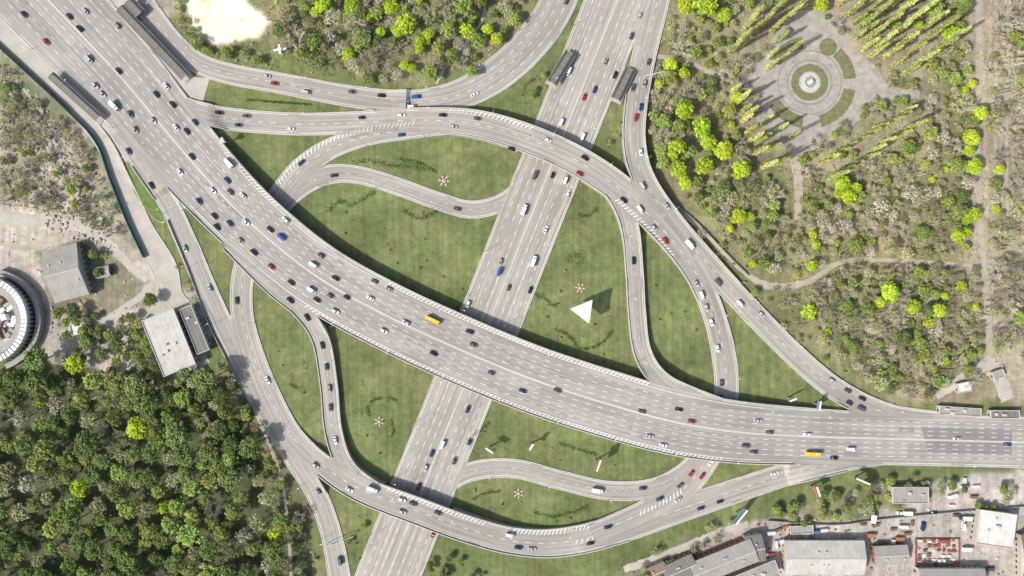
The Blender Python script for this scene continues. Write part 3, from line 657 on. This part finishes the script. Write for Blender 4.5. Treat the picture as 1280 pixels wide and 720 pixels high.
def car_mesh(kind,col):
    b=MB_()
    if kind in('sedan','hatch','suv'):
        Lh=2.3 if kind!='hatch' else 2.05; w=.92; zb=.92 if kind!='suv' else 1.05
        loft(b,[(-Lh,.70,.4,zb-.15),(-Lh+.12,.86,.28,zb),(-Lh*.6,w,.25,zb+.02),(0,w,.22,zb),(Lh*.45,w,.25,zb-.02),(Lh*.8,.88,.25,zb-.14),(Lh-.05,.72,.32,zb-.3),(Lh,.6,.4,zb-.38)])
        xr={'sedan':(-1.75,-1.05,.25,1.05),'hatch':(-1.98,-1.6,.25,1.0),'suv':(-2.15,-1.85,.2,1.0)}[kind]; zt=1.45 if kind!='suv' else 1.72
        base=[(xr[0],-.78),(xr[3],-.76),(xr[3],.76),(xr[0],.78)]; top=[(xr[1],-.62),(xr[2],-.60),(xr[2],.60),(xr[1],.62)]
        for k in range(4):
            a=base[k];c=base[(k+1)%4];d=top[(k+1)%4];e=top[k]
            b.quad((*a,zb-.03),(*c,zb-.03),(*d,zt-.05),(*e,zt-.05),1)
            b.tube((*a,zb-.03),(*e,zt-.04),.05,.04,4,0)
        ins=[(xr[1]+.06,-.55),(xr[2]-.06,-.53),(xr[2]-.06,.53),(xr[1]+.06,.55)]
        b.prism(top,zt-.05,zt,0,0,ins)
        for s in(-1,1):
            b.box((xr[1]+xr[2])/2,s*.715,zb,.09,.09,.42,0,0); b.box(xr[3]-.25,s*1.0,zb,.18,.2,.14,0,0)
            b.box(Lh-.12,s*.55,.58,.22,.3,.13,0,3); b.box(-Lh+.06,s*.62,.68,.14,.28,.14,0,4)
        wheels(b,(-1.35,1.38),.9,.33)
    elif kind=='van':
        loft(b,[(-2.7,.9,.35,2.2),(-2.6,.98,.3,2.3),(1.2,.98,.3,2.3),(1.6,.96,.3,2.1),(2.1,.93,.3,1.25),(2.7,.8,.35,.95)])
        b.quad((1.63,-.74,2.06),(2.12,-.76,1.29),(2.12,.76,1.29),(1.63,.74,2.06),1)
        for s in(-1,1):
            b.quad((-2.2,s*1.0,1.45),(1.5,s*1.0,1.45),(1.3,s*.95,2.0),(-2.2,s*.95,2.0),1); b.box(2.55,s*.6,.65,.2,.3,.15,0,3); b.box(-2.68,s*.75,.9,.1,.15,.4,0,4)
        b.box(-.5,0,2.3,1.0,.8,.12,0,0); wheels(b,(-1.7,1.8),.96,.36)
    elif kind=='bus':
        loft(b,[(-4.4,1.2,.4,2.9),(-4.25,1.27,.35,3.05),(4.2,1.27,.35,3.05),(4.4,1.2,.4,2.85)])
        for s in(-1,1):
            for k in range(6): b.box(-3.5+k*1.35,s*1.25,1.5,1.15,.08,.95,0,1)
            b.box(4.3,s*.8,.8,.2,.3,.2,0,3); b.box(-4.35,s*.9,1,.12,.2,.4,0,4)
        b.box(4.36,0,1.35,.1,2.0,1.2,0,1); b.box(-2.4,0,3.03,1.4,1.3,.2,0,0);b.box(1.6,0,3.03,.8,.8,.12,0,5); wheels(b,(-2.7,2.8),1.24,.48)
    elif kind=='truck':
        loft(b,[(1.6,1.05,.5,2.0),(1.75,1.1,.45,2.35),(3.1,1.08,.45,2.3),(3.5,1.0,.5,1.4)],0)
        b.quad((3.13,-.9,2.25),(3.5,-.85,1.5),(3.5,.85,1.5),(3.13,.9,2.25),1)
        mm=5 if col!='brightblue' else 0
        b.box(-1.1,0,.95,5.1,2.3,2.1,0,mm,mm); b.box(-1.1,0,.7,5.2,.9,.25,0,2); 
        for k in range(6): b.box(-3.3+k*.9,0,3.05,.06,2.32,.03,0,mm)
        for s in(-1,1): b.box(3.4,s*.75,.75,.25,.3,.2,0,3)
        wheels(b,(-2.6,-1.7,2.5),1.1,.45)
    return b.mesh(kind+'_'+col,[PT[col],M_glass,M_tyre,M_lampw,M_lampr,M_white])
cache={}
def vehicle(kind,col,x,y,z,h):
    k=(kind,col)
    if k not in cache: cache[k]=car_mesh(kind,col)
    nm={'sedan':'car','hatch':'car','suv':'car','van':'van','bus':'bus','truck':'box_truck'}[kind]
    s=1.08 if kind in('sedan','hatch','suv') else 1.0
    place(cache[k],nm,(x,y,z+.01),h,sc=s); used.append((x,y,z))
used=[]
COLS=['white']*28+['silver']*24+['black']*24+['grey']*20+['blue']*7+['red']*2+['beige']*3+['maroon']*2
def free(x,y,z,d=6.2): return all(abs(z-u[2])>3 or (x-u[0])**2+(y-u[1])**2>d*d for u in used)
def explicit(r,px,py,kind,col,rev=False):
    a=r.arc(px,py); zz=float(np.interp(a,r.A,r.Z)); x,y=M(px,py,zz+1)
    h=math.atan2(-np.interp(a,r.A,r.Nn[:,0]),np.interp(a,r.A,r.Nn[:,1])); vehicle(kind,col,x,y,snap(r.i,x,y,zz),h+(math.pi if rev else 0))
explicit(hwy,541,400,'bus','yellow',True); explicit(hwy,1016,567,'bus','yellow'); explicit(hwy,351,296,'van','brightblue',True)
explicit(c1,520,121,'van','brightblue'); explicit(c1,343,104,'sedan','red'); explicit(rt,795,147,'suv','red'); explicit(ave,655,262,'truck','white',True)
explicit(ave,702,152,'van','white',True); explicit(ave,728,172,'van','white'); explicit(ave,624,340,'van','brightblue'); explicit(ave,553,556,'van','white')
explicit(hwy,542,442,'suv','black'); explicit(hwy,592,431,'sedan','grey'); explicit(hwy,57,52,'sedan','red')
explicit(hh,747,613,'truck','white'); explicit(hwy,849,512,'sedan','black'); explicit(hwy,865,527,'sedan','red')
explicit(hwy,948,526,'sedan','silver'); explicit(loop,640,186,'sedan','black'); explicit(loop,725,217,'sedan','red'); explicit(big,760,659,'suv','blue'); explicit(rt,832,301,'suv','red')
explicit(rt,862,306,'truck','white'); explicit(rt,925,380,'van','white'); explicit(rt,800,262,'van','white')
def traffic(r,f,gapf,rev):
    a=R.uniform(0,20)
    while a<r.A[-1]-4:
        x,y,z,h=r.at(a,f+R.uniform(-.02,.02)); g=gapf(x/S+640,360-y/S)
        if g and not covered(r.i,x,y,z,-.5,True) and free(x,y,z):
            k=R.choices(['sedan','hatch','suv','van','truck'],[45,22,24,8,1])[0]; c=R.choice(COLS) if k not in('van','truck') else R.choice(['white','white','silver','grey','white'])
            vehicle(k,c,x,y,z,h+(math.pi if rev else 0)+R.uniform(-.02,.02))
        a+=7+R.expovariate(1/((g or 20)))
for k in range(5):
    f=(k+.5)*.168
    traffic(hwy,-f,lambda px,py,k=k:((20 if px>150 else 32) if k>1 else 85) if px<230 else ((7 if k>2 else 120) if px<415 else 190),False)
    traffic(hwy,f,lambda px,py,k=k:(70 if px<300 else (220 if px<900 else 150)),True)
for k in range(4):
    f=.05+(k+.5)*.225
    traffic(ave,-f,lambda px,py:120,False); traffic(ave,f,lambda px,py:95,True)
traffic(loop,-.45,lambda px,py:60 if px<860 else 8,False); traffic(loop,.4,lambda px,py:70 if px<860 else 12,False)
traffic(rt,-.45,lambda px,py:35 if py<380 else 10,False); traffic(rt,.45,lambda px,py:30,False)
traffic(big,-.4,lambda px,py:(120 if py<300 else 40),False); traffic(big,.42,lambda px,py:(110 if py<430 else 22) if px<700 else 60,False)
traffic(g2,0,lambda px,py:12,False); traffic(kk,0,lambda px,py:60,False); traffic(c1,-.4,lambda px,py:80,False); traffic(c1,.4,lambda px,py:110,False)
traffic(f1,.35,lambda px,py:60,True); traffic(f1,-.35,lambda px,py:90,False); traffic(hh,.2,lambda px,py:60,False); traffic(d2,.2,lambda px,py:200,False)
# ------------------------------------------------------------------ street lamps
lb=MB_(); lb.cyl(0,0,0,.6,.22,.18,8); lb.tube((0,0,.5),(0,0,11),.13,.08,8)
for p,q in (((0,0,10.9),(.9,0,11.5)),((.9,0,11.5),(2.6,0,11.7))): lb.tube(p,q,.07,.05,6)
lb.box(2.9,0,11.62,1.0,.34,.16,0,1); LM1=lb.mesh('street_lamp',[M_metal,M_white])
def lamps(r,side,sp,a=12):
    while a<r.A[-1]:
        hw=float(np.interp(a,r.A,r.HW)); x,y,z,h=r.at(a,0,side*(hw+.0)); 
        if not covered(r.i,x,y,z,-2.5): place(LM1,'street_lamp',(x,y,z),h-side*math.pi/2)
        a+=sp
lamps(hwy,1,36);lamps(hwy,-1,36,30);lamps(ave,1,38);lamps(ave,-1,38,30)
for r,s in ((loop,1),(rt,1),(big,1),(kk,-1),(c1,1),(g2,1),(f1,-1),(d2,1),(hh,-1)): lamps(r,s,38,20)
# ------------------------------------------------------------------ billboards, fence, gantries
M_ad=[simple('ad_red',(.42,.08,.05),.6,0,.4,.5),simple('ad_blue',(.10,.24,.38),.6,0,.4,.5),simple('ad_white',(.72,.72,.69),.5,0,.05)]
def billboard(px,py,L_=12,h=9,ph=4,rot=0,ad=0,tri=True):
    b=MB_(); top=h+ph; r=L_/math.sqrt(3)
    b.cyl(0,0,0,h,.55,.45,10,0)
    if tri:
        P=[(r*math.cos(rot+k*2*math.pi/3),r*math.sin(rot+k*2*math.pi/3)) for k in range(3)]
        b.prism(P,h,top,1,2); b.poly([(p[0],p[1],h) for p in P][::-1],0)
        P2=[(p[0]*1.03,p[1]*1.03) for p in P]; b.prism(P2,h-.25,h-.02,0); 
        for k in range(3): b.tube((*P[k],top),(0,0,top+.35),.06,.06,4,0)
    else:
        for dz in(-.35,.35):
            b.box(-math.sin(rot)*dz,math.cos(rot)*dz,h,L_,.12,ph,rot,1)
        b.box(0,0,h-.2,L_+.3,1.1,.2,rot,0); b.box(0,0,top,L_+.3,1.0,.12,rot,2); b.box(0,0,h+.5,L_*.9,.3,.3,rot,0)
    b.obj('billboard',[M_metal,M_ad[ad],M_ad[2]],(*M(px,py,h if tri else h/2),0))
billboard(729,388,14.5,10,5,math.radians(172),2); billboard(279,176,3.6,7,2.5,math.radians(90),2)
billboard(746,577,7,10,5,math.radians(70),0,False); billboard(1016,610,6,8,4,1.9,0,False); billboard(1072,598,9,7,3.5,-.4,1,False)
billboard(922,642,11,7,4,.9,1,False); billboard(1020,505,5,6,3,1.4,1,False); billboard(987,498,4,6,3,.4,2,False); billboard(664,556,4,8,3,1.0,2,False); billboard(612,560,5,8,3,-.6,2,False)
b=MB_(); b.cyl(0,0,0,5,.4,.35,8,0); b.box(0,0,5,8,1.2,.4,.15,2); b.box(0,0,5.42,1.2,6,.4,.15,1,2); b.cyl(0,0,5.85,6.3,1.4,1.2,12,2)
b.obj('cross_monument',[M_metal,M_ad[0],M_ad[2]],(*M(350,62,5),0))
def fence(pts,h,mat,name='fence'):
    b=MB_(); c=[np.array([*M(p[0],p[1])]) for p in pts]; q,A=resample(catmull(c),2.5)
    for a,d in zip(q,q[1:]):
        b.tube((a[0],a[1],0),(a[0],a[1],h+.2),.07,.07,5,0)
        n=np.array([-(d-a)[1],(d-a)[0]]);n=n/np.linalg.norm(n)*.04
        for s in(-1,1): b.quad((a[0]+n[0]*s,a[1]+n[1]*s,.1),(d[0]+n[0]*s,d[1]+n[1]*s,.1),(d[0]+n[0]*s,d[1]+n[1]*s,h),(a[0]+n[0]*s,a[1]+n[1]*s,h),0)
        b.quad((a[0]-n[0]*4,a[1]-n[1]*4,h),(d[0]-n[0]*4,d[1]-n[1]*4,h),(d[0]+n[0]*4,d[1]+n[1]*4,h),(a[0]+n[0]*4,a[1]+n[1]*4,h),0)
    b.obj(name,[mat])
fence([(-10,50),(40,96),(85,138),(122,178),(140,225),(162,280),(182,322)],3.2,M_green,'green_fence')
fence([(836,250),(870,278),(910,320),(935,345)],1.8,M_metal); fence([(210,275),(235,335),(262,405),(300,480)],1.6,M_metal)
fence([(960,650),(1040,655),(1100,648),(1180,640),(1280,632)],2,M_metal)
gb=MB_(); 
for x in(-9,9): gb.tube((x,0,0),(x,0,7),.25,.2,8)
for z in(6.2,7): gb.tube((-9.2,0,z),(9.2,0,z),.12,.12,6)
for k in range(12): gb.tube((-9+k*1.5,0,6.2 if k%2 else 7),(-7.5+k*1.5,0,7 if k%2 else 6.2),.06,.06,4)
gb.box(-3,.3,5.6,5,.12,2.2,0,1);gb.box(4,.3,5.6,4,.12,2.2,0,1)
GM=gb.mesh('sign_gantry',[M_white,M_ad[1]])
place(GM,'sign_gantry',(*M(425,676,5),0),.35); place(GM,'sign_gantry',(*M(822,92,5),0),.25,sc=(.9,1,1))
# ------------------------------------------------------------------ station canopies
M_ridge=simple('roof_ridge',(.17,.155,.135),.6)
def canopy(p0,p1,w,nm='tram_stop_canopy',h=4,z=.3,roof=M_dark):
    x0,y0=M(*p0,h);x1,y1=M(*p1,h); Ln=math.hypot(x1-x0,y1-y0); rot=math.atan2(y1-y0,x1-x0); b=MB_()
    b.box(0,0,0,Ln+2,w+1.2,.2,0,1)
    n=int(Ln/4)
    for k in range(n+1):
        x=-Ln/2+Ln*k/n
        for s in(-1,1): b.tube((x,s*w*.35,.2),(x,s*w*.42,h),.12,.12,6,2)
        b.box(x,0,h+.62,.25,w*.5,.18,0,2)
    for s in(-1,1):
        b.quad((-Ln/2,s*w/2,h),(Ln/2,s*w/2,h),(Ln/2,s*w*.22,h+.55),(-Ln/2,s*w*.22,h+.55),0)
        b.box(0,s*w/2,h-.15,Ln,.15,.2,0,2)
    b.quad((-Ln/2,-w*.22,h+.55),(Ln/2,-w*.22,h+.55),(Ln/2,w*.22,h+.55),(-Ln/2,w*.22,h+.55),3)
    b.obj(nm,[roof,M_pave,M_metal,M_ridge],((x0+x1)/2,(y0+y1)/2,z),rot)
canopy((150,10),(232,96),6.5); canopy((64,94),(124,148),5.5); canopy((690,104),(713,66),7); canopy((770,124),(788,87),7); canopy((160,2),(175,18),8)
# ------------------------------------------------------------------ buildings
def building(px,py,w,d,h,rot,nm,wall,roof,kind='flat',units=3):
    x,y=M(px,py,h); e=bpy.data.objects.new(nm,None); scn.collection.objects.link(e); e.location=(x,y,0); e.rotation_euler=(0,0,rot)
    b=MB_(); b.box(0,0,0,w,d,h,0,0); b.obj('walls',[wall],parent=e)
    b=MB_()
    if kind=='flat':
        b.box(0,0,h+.003,w-.8,d-.8,.12,0,0)
        for sx,sy,lx,ly in((0,1,w+.2,.4),(0,-1,w+.2,.4),(1,0,.4,d-.6),(-1,0,.4,d-.6)): b.box(sx*(w/2-.1),sy*(d/2-.1),h,lx,ly,.6,0,1)
        for k in range(units): b.box(R.uniform(-.35,.35)*w,R.uniform(-.3,.3)*d,h+.12,R.uniform(1,2.5),R.uniform(1,2),R.uniform(.5,1.3),0,1)
        for k in range(int(w/3)): b.box(-w/2+1.5+k*3,0,h+.124,.08,d-1,.04,0,1)
    else:
        hr=d*.14; o=.5
        for s in(-1,1):
            b.quad((-w/2-o,s*(d/2+o),h-.05),(w/2+o,s*(d/2+o),h-.05),(w/2+o,0,h+hr),(-w/2-o,0,h+hr),0)
            for k in range(int(w/1.6)):
                xx=-w/2+k*1.6; b.quad((xx,s*(d/2+o),h-.01),(xx+.12,s*(d/2+o),h-.01),(xx+.12,0,h+hr+.05),(xx,0,h+hr+.05),1)
            b.poly([(s*w/2,-d/2,h),(s*w/2,d/2,h),(s*w/2,0,h+hr-.03)],1)
        b.box(0,0,h+hr-.05,w+1,.5,.15,0,1)
        for k in range(units): b.box(R.uniform(-.4,.4)*w,R.choice((-1,1))*d*.2,h+hr*.5,1,1,1,0,1)
    b.obj('roof',[roof,M_conc],parent=e)
    b=MB_(); 
    for fl in range(max(1,int(h/3.2))):
        z=1+fl*3.2
        for s in(-1,1):
            for k in range(int(w/3.5)): b.box(-w/2+2+k*3.5,s*(d/2+.02),z,1.6,.08,1.4,0,0)
            for k in range(int(d/3.5)): b.box(s*(w/2+.02),-d/2+2+k*3.5,z,.08,1.6,1.4,0,0)
    b.obj('windows',[M_glassb],parent=e)
    b=MB_(); b.box(0,-d/2-.06,0,2.4,.08,2.4,0,0); b.obj('door',[M_metal],parent=e)
W1=simple('plaster_wall',(.38,.35,.30),.9); W2=simple('brick_wall',(.28,.14,.09),.9); 
def roofm(n,c):
    m,nt,b=new_mat(n); tc=N(nt,'ShaderNodeTexCoord'); a=noise_n(nt,tc.outputs['Object'],.15,6,.7); f=noise_n(nt,tc.outputs['Object'],1.2,5,.7)
    mp=N(nt,'ShaderNodeMapping'); mp.inputs['Scale'].default_value=(1.2,.06,1); L(nt,tc.outputs['Object'],mp.inputs[0]); s=noise_n(nt,mp.outputs[0],1,3)
    col=mixc(nt,ramp(nt,a,.42,.7,0,.55),tuple(c),(c[0]*.6,c[1]*.52,c[2]*.45)); col=mulc(nt,col,ramp(nt,f,.3,.7,.85,1.12)); col=mulc(nt,col,ramp(nt,s,.3,.7,.85,1.1))
    L(nt,col,b.inputs['Base Color']); b.inputs['Roughness'].default_value=.75; return m
RF=roofm('roof_light_sheet',(.50,.495,.47));RG=roofm('roof_grey_sheet',(.32,.315,.295));RD=roofm('roof_slate',(.17,.17,.16));RW=roofm('roof_white',(.66,.66,.63));RB=roofm('roof_brown',(.24,.16,.11))
building(211,428,21,37,7,math.radians(22),'warehouse_building',W1,RF,'flat',4); building(243,412,8,30,5,math.radians(22),'warehouse_annex',W1,RD,'flat',2)
building(82,341,21,32,6,math.radians(14),'workshop_building',W1,RG,'gable',3); building(98,411,9,7,4,.2,'shed',W1,RW,'flat',1); building(112,428,10,7,4,.4,'shed',W1,RG,'flat',1); building(128,340,8,6,3,.2,'shed',W2,RG,'gable',0)
building(1031,697,48,20,6,0,'warehouse_building',W1,RF,'gable',5); building(1245,661,23,21,6,math.radians(-8),'factory_building',W1,RW,'flat',4)
building(1114,694,20,11,5,0.05,'workshop_building',W2,RG,'gable',2); building(1138,619,22,10,5,0,'garage_building',W1,RG,'flat',2)
building(905,703,40,14,7,math.radians(22),'brick_house',W2,RG,'gable',5); building(852,712,18,12,6,math.radians(24),'brick_house',W2,RD,'gable',2); building(822,716,12,9,5,math.radians(24),'brick_house',W1,RB,'gable',1)
building(944,686,10,16,6,math.radians(10),'brick_house',W1,RD,'gable',1); building(925,728,50,10,6,math.radians(22),'apartment_building',W1,RG,'flat',5)
building(1190,724,40,12,6,0,'warehouse_building',W1,RG,'gable',2); building(1287,700,10,30,6,0,'warehouse_building',W1,RB,'gable',1); building(1002,662,14,5,3,.05,'shed',W1,RG,'flat',0)
building(1200,514,26,5,3,math.radians(-4),'roadside_kiosk_building',W1,RG,'flat',3); building(1256,518,18,5,3,0,'roadside_kiosk_building',W1,RD,'flat',2)
building(1205,484,8,6,3,.2,'shed',W1,RW,'flat',1); building(1248,468,7,5,3,.3,'shed',W1,RG,'flat',0)
e=bpy.data.objects.new('round_arena_building',None); scn.collection.objects.link(e)
o=ring(-8,400,47,54,-70,80,0,9,M_white,'roof_ring',60); o.parent=e
o=ring(-8,400,36,44,-70,80,0,6,RG,'inner_ring',60); o.parent=e
o=ring(-8,400,58,64,-70,80,0,4,RG,'outer_ring',60); o.parent=e
b=MB_(); x0,y0=M(-8,400)
for k in range(26):
    t=math.radians(-68+k*5.8); b.box(x0+25.5*math.cos(t),y0+25.5*math.sin(t),9.05,5,.25,.3,t,0)
    b.box(x0+28.1*math.cos(t),y0+28.1*math.sin(t),3,.2,1.6,4,t,1)
b.obj('roof_ribs',[RG,M_glassb],parent=e)
b=MB_()
for k in range(44):
    t=R.uniform(-1.3,1.4);r_=R.uniform(2,16.5); b.box(x0+r_*math.cos(t)+1,y0+r_*math.sin(t),0,R.uniform(1.5,6),R.uniform(1.5,4),R.uniform(1,4),t,R.choice((0,0,1,2)))
b.obj('stage_blocks',[M_white,RG,RB],parent=e)
# clutter
CM={c:simple('container_'+c,v,.6,0,.2,.5) for c,v in {'orange':(.40,.16,.07),'red':(.29,.07,.05),'blue':(.09,.15,.25),'white':(.62,.62,.6),'rust':(.2,.11,.07),'green':(.10,.15,.10)}.items()}
def cont_mesh(c,l=6.06):
    b=MB_(); b.box(0,0,.1,l,2.4,2.5,0,0)
    for k in range(int(l/.5)):
        for s in(-1,1): b.box(-l/2+.25+k*.5,s*1.23,.2,.2,.08,2.3,0,0)
        b.box(-l/2+.25+k*.5,0,2.6,.2,2.2,.05,0,0)
    for sx in(-1,1):
        for sy in(-1,1): b.box(sx*(l/2-.08),sy*1.16,0,.2,.2,2.68,0,1)
        b.box(l/2+.03,sx*.6,.2,.05,.08,2.2,0,1)
    return b.mesh('shipping_container',[CM[c],M_metal])
CMS={c:cont_mesh(c) for c in CM}
cl=[]
def cfree(px,py,d): 
    if any(abs(px-q[0])<d and abs(py-q[1])<d for q in cl): return False
    cl.append((px,py)); return True
for _ in range(70):
    px,py=R.choice(((R.uniform(955,1100),R.uniform(655,676)),(R.uniform(955,985),R.uniform(672,715)),(R.uniform(1085,1140),R.uniform(652,680)),(R.uniform(1175,1220),R.uniform(600,632))))
    if cfree(px,py,8) and pathfar(px,py,2): place(CMS[R.choice(['orange','red','blue','white','rust','rust','white','green','white'])],'shipping_container',(*M(px,py),0),R.choice((0,0,.1,1.57,.3)),sc=R.uniform(.5,.95))
for _ in range(34):
    px,py=R.choice(((R.uniform(1140,1270),R.uniform(638,715)),(R.uniform(1085,1215),R.uniform(640,660)),(R.uniform(1180,1220),R.uniform(600,660))))
    if not(1210<px and 630<py<700) and cfree(px,py,9): vehicle(R.choice(['sedan','van','suv','truck']),R.choice(['white','silver','grey','red','orange','blue','black','white']),*M(px,py),0,R.choice((0,1.57,1.4,.2,3.1)))
pb=MB_()
for i in range(8):
    for j in range(5):
        if R.random()<.75: pb.box(i*3-11+R.uniform(-.4,.4),j*3-6+R.uniform(-.4,.4),0,R.uniform(1.2,2.3),R.uniform(1.2,2.2),R.uniform(.4,1.6),R.uniform(-.1,.1),R.choice((0,1,2,1,2)))
pb.box(0,7.6,0,27,.2,1.2,0,0);pb.box(0,-8.2,0,27,.2,1.2,0,0);pb.box(-13.5,-.3,0,.2,15.8,1.2,0,0);pb.box(13.5,-.3,0,.2,15.8,1.2,0,0)
pb.obj('pallet_storage_yard',[CM['red'],CM['white'],CM['rust']],(*M(1171,688),.0))
rb=MB_()
def rubble(poly,n,s0,s1,ms=(0,1,2,3)):
    x0=min(p[0] for p in poly);x1=max(p[0] for p in poly);y0=min(p[1] for p in poly);y1=max(p[1] for p in poly)
    for _ in range(n):
        px,py=R.uniform(x0,x1),R.uniform(y0,y1)
        if pin((px,py),poly) and not onroad(*M(px,py),1): s=R.uniform(s0,s1); rb.box(*M(px,py),0,s,s*R.uniform(.5,1),s*R.uniform(.2,.5),R.uniform(0,3),R.choice(ms),taper=R.uniform(.3,.7))
rubble([(30,120),(60,160),(110,235),(150,320),(60,290),(40,200)],700,.6,3.0,(0,1,1)); rubble([(0,80),(60,130),(100,200),(100,260),(0,250)],350,.5,2.4,(1,)); rubble([(0,280),(60,300),(180,350),(170,390),(60,430),(0,320)],240,.4,2.2,(0,1,3))
rubble([(790,730),(940,655),(1280,625),(1280,720)],560,.4,2.0)
rb.obj('rubble',[M_conc,simple('stone',(.36,.335,.275),.9,0,.3),CM['rust'],RD])
def lawn(poly,name='lawn_island'):
    b=MB_(); c=[np.array(M(*p)) for p in poly]+[np.array(M(*poly[0]))]; q,_=resample(catmull(c),2); pts=[tuple(p) for p in q[:-1]][::-1]
    cx=sum(p[0] for p in pts)/len(pts);cy=sum(p[1] for p in pts)/len(pts)
    b.prism([(cx+(p[0]-cx)*1.03,cy+(p[1]-cy)*1.03) for p in pts],.0,.35,1); b.prism(pts,.35,.42,0); b.obj(name,[M_lawn2,M_conc])
M_lawn2=simple('lawn_grass',(.12,.18,.045),.95,0,.35,.3)
lawn([(158,204),(172,206),(190,240),(206,275),(192,272),(168,240)])
# ------------------------------------------------------------------ light, camera
w=bpy.data.worlds.new("World"); scn.world=w; w.use_nodes=True; nt=w.node_tree
sky=N(nt,'ShaderNodeTexSky'); sky.sky_type='NISHITA'; sky.sun_disc=False
EL=43; AZ=math.radians(28)
sky.sun_elevation=math.radians(EL); sky.sun_rotation=math.atan2(-math.cos(AZ),-math.sin(AZ))%(2*math.pi)
sky.dust_density=4.0
L(nt,sky.outputs[0],nt.nodes['Background'].inputs[0]); nt.nodes['Background'].inputs[1].default_value=0.15
sd=bpy.data.lights.new('sun','SUN'); sd.energy=4.5; sd.angle=math.radians(.8); sd.color=(1,.965,.9); so=bpy.data.objects.new('sun',sd); scn.collection.objects.link(so)
d=Vector((math.cos(AZ)*math.cos(math.radians(EL)),math.sin(AZ)*math.cos(math.radians(EL)),-math.sin(math.radians(EL))))
so.rotation_euler=d.to_track_quat('-Z','Y').to_euler(); so.location=(-200,-100,300)
cd=bpy.data.cameras.new('camera'); cd.sensor_width=36; cd.lens=36*H/(1280*S); cd.clip_start=1; cd.clip_end=15000
co=bpy.data.objects.new('camera',cd); scn.collection.objects.link(co); co.location=(0,0,H); co.rotation_euler=(0,0,0); scn.camera=co
scn.view_settings.view_transform='Standard'; scn.view_settings.look='None'; scn.view_settings.exposure=0
print('cars',len(used),'trees',len(placed))
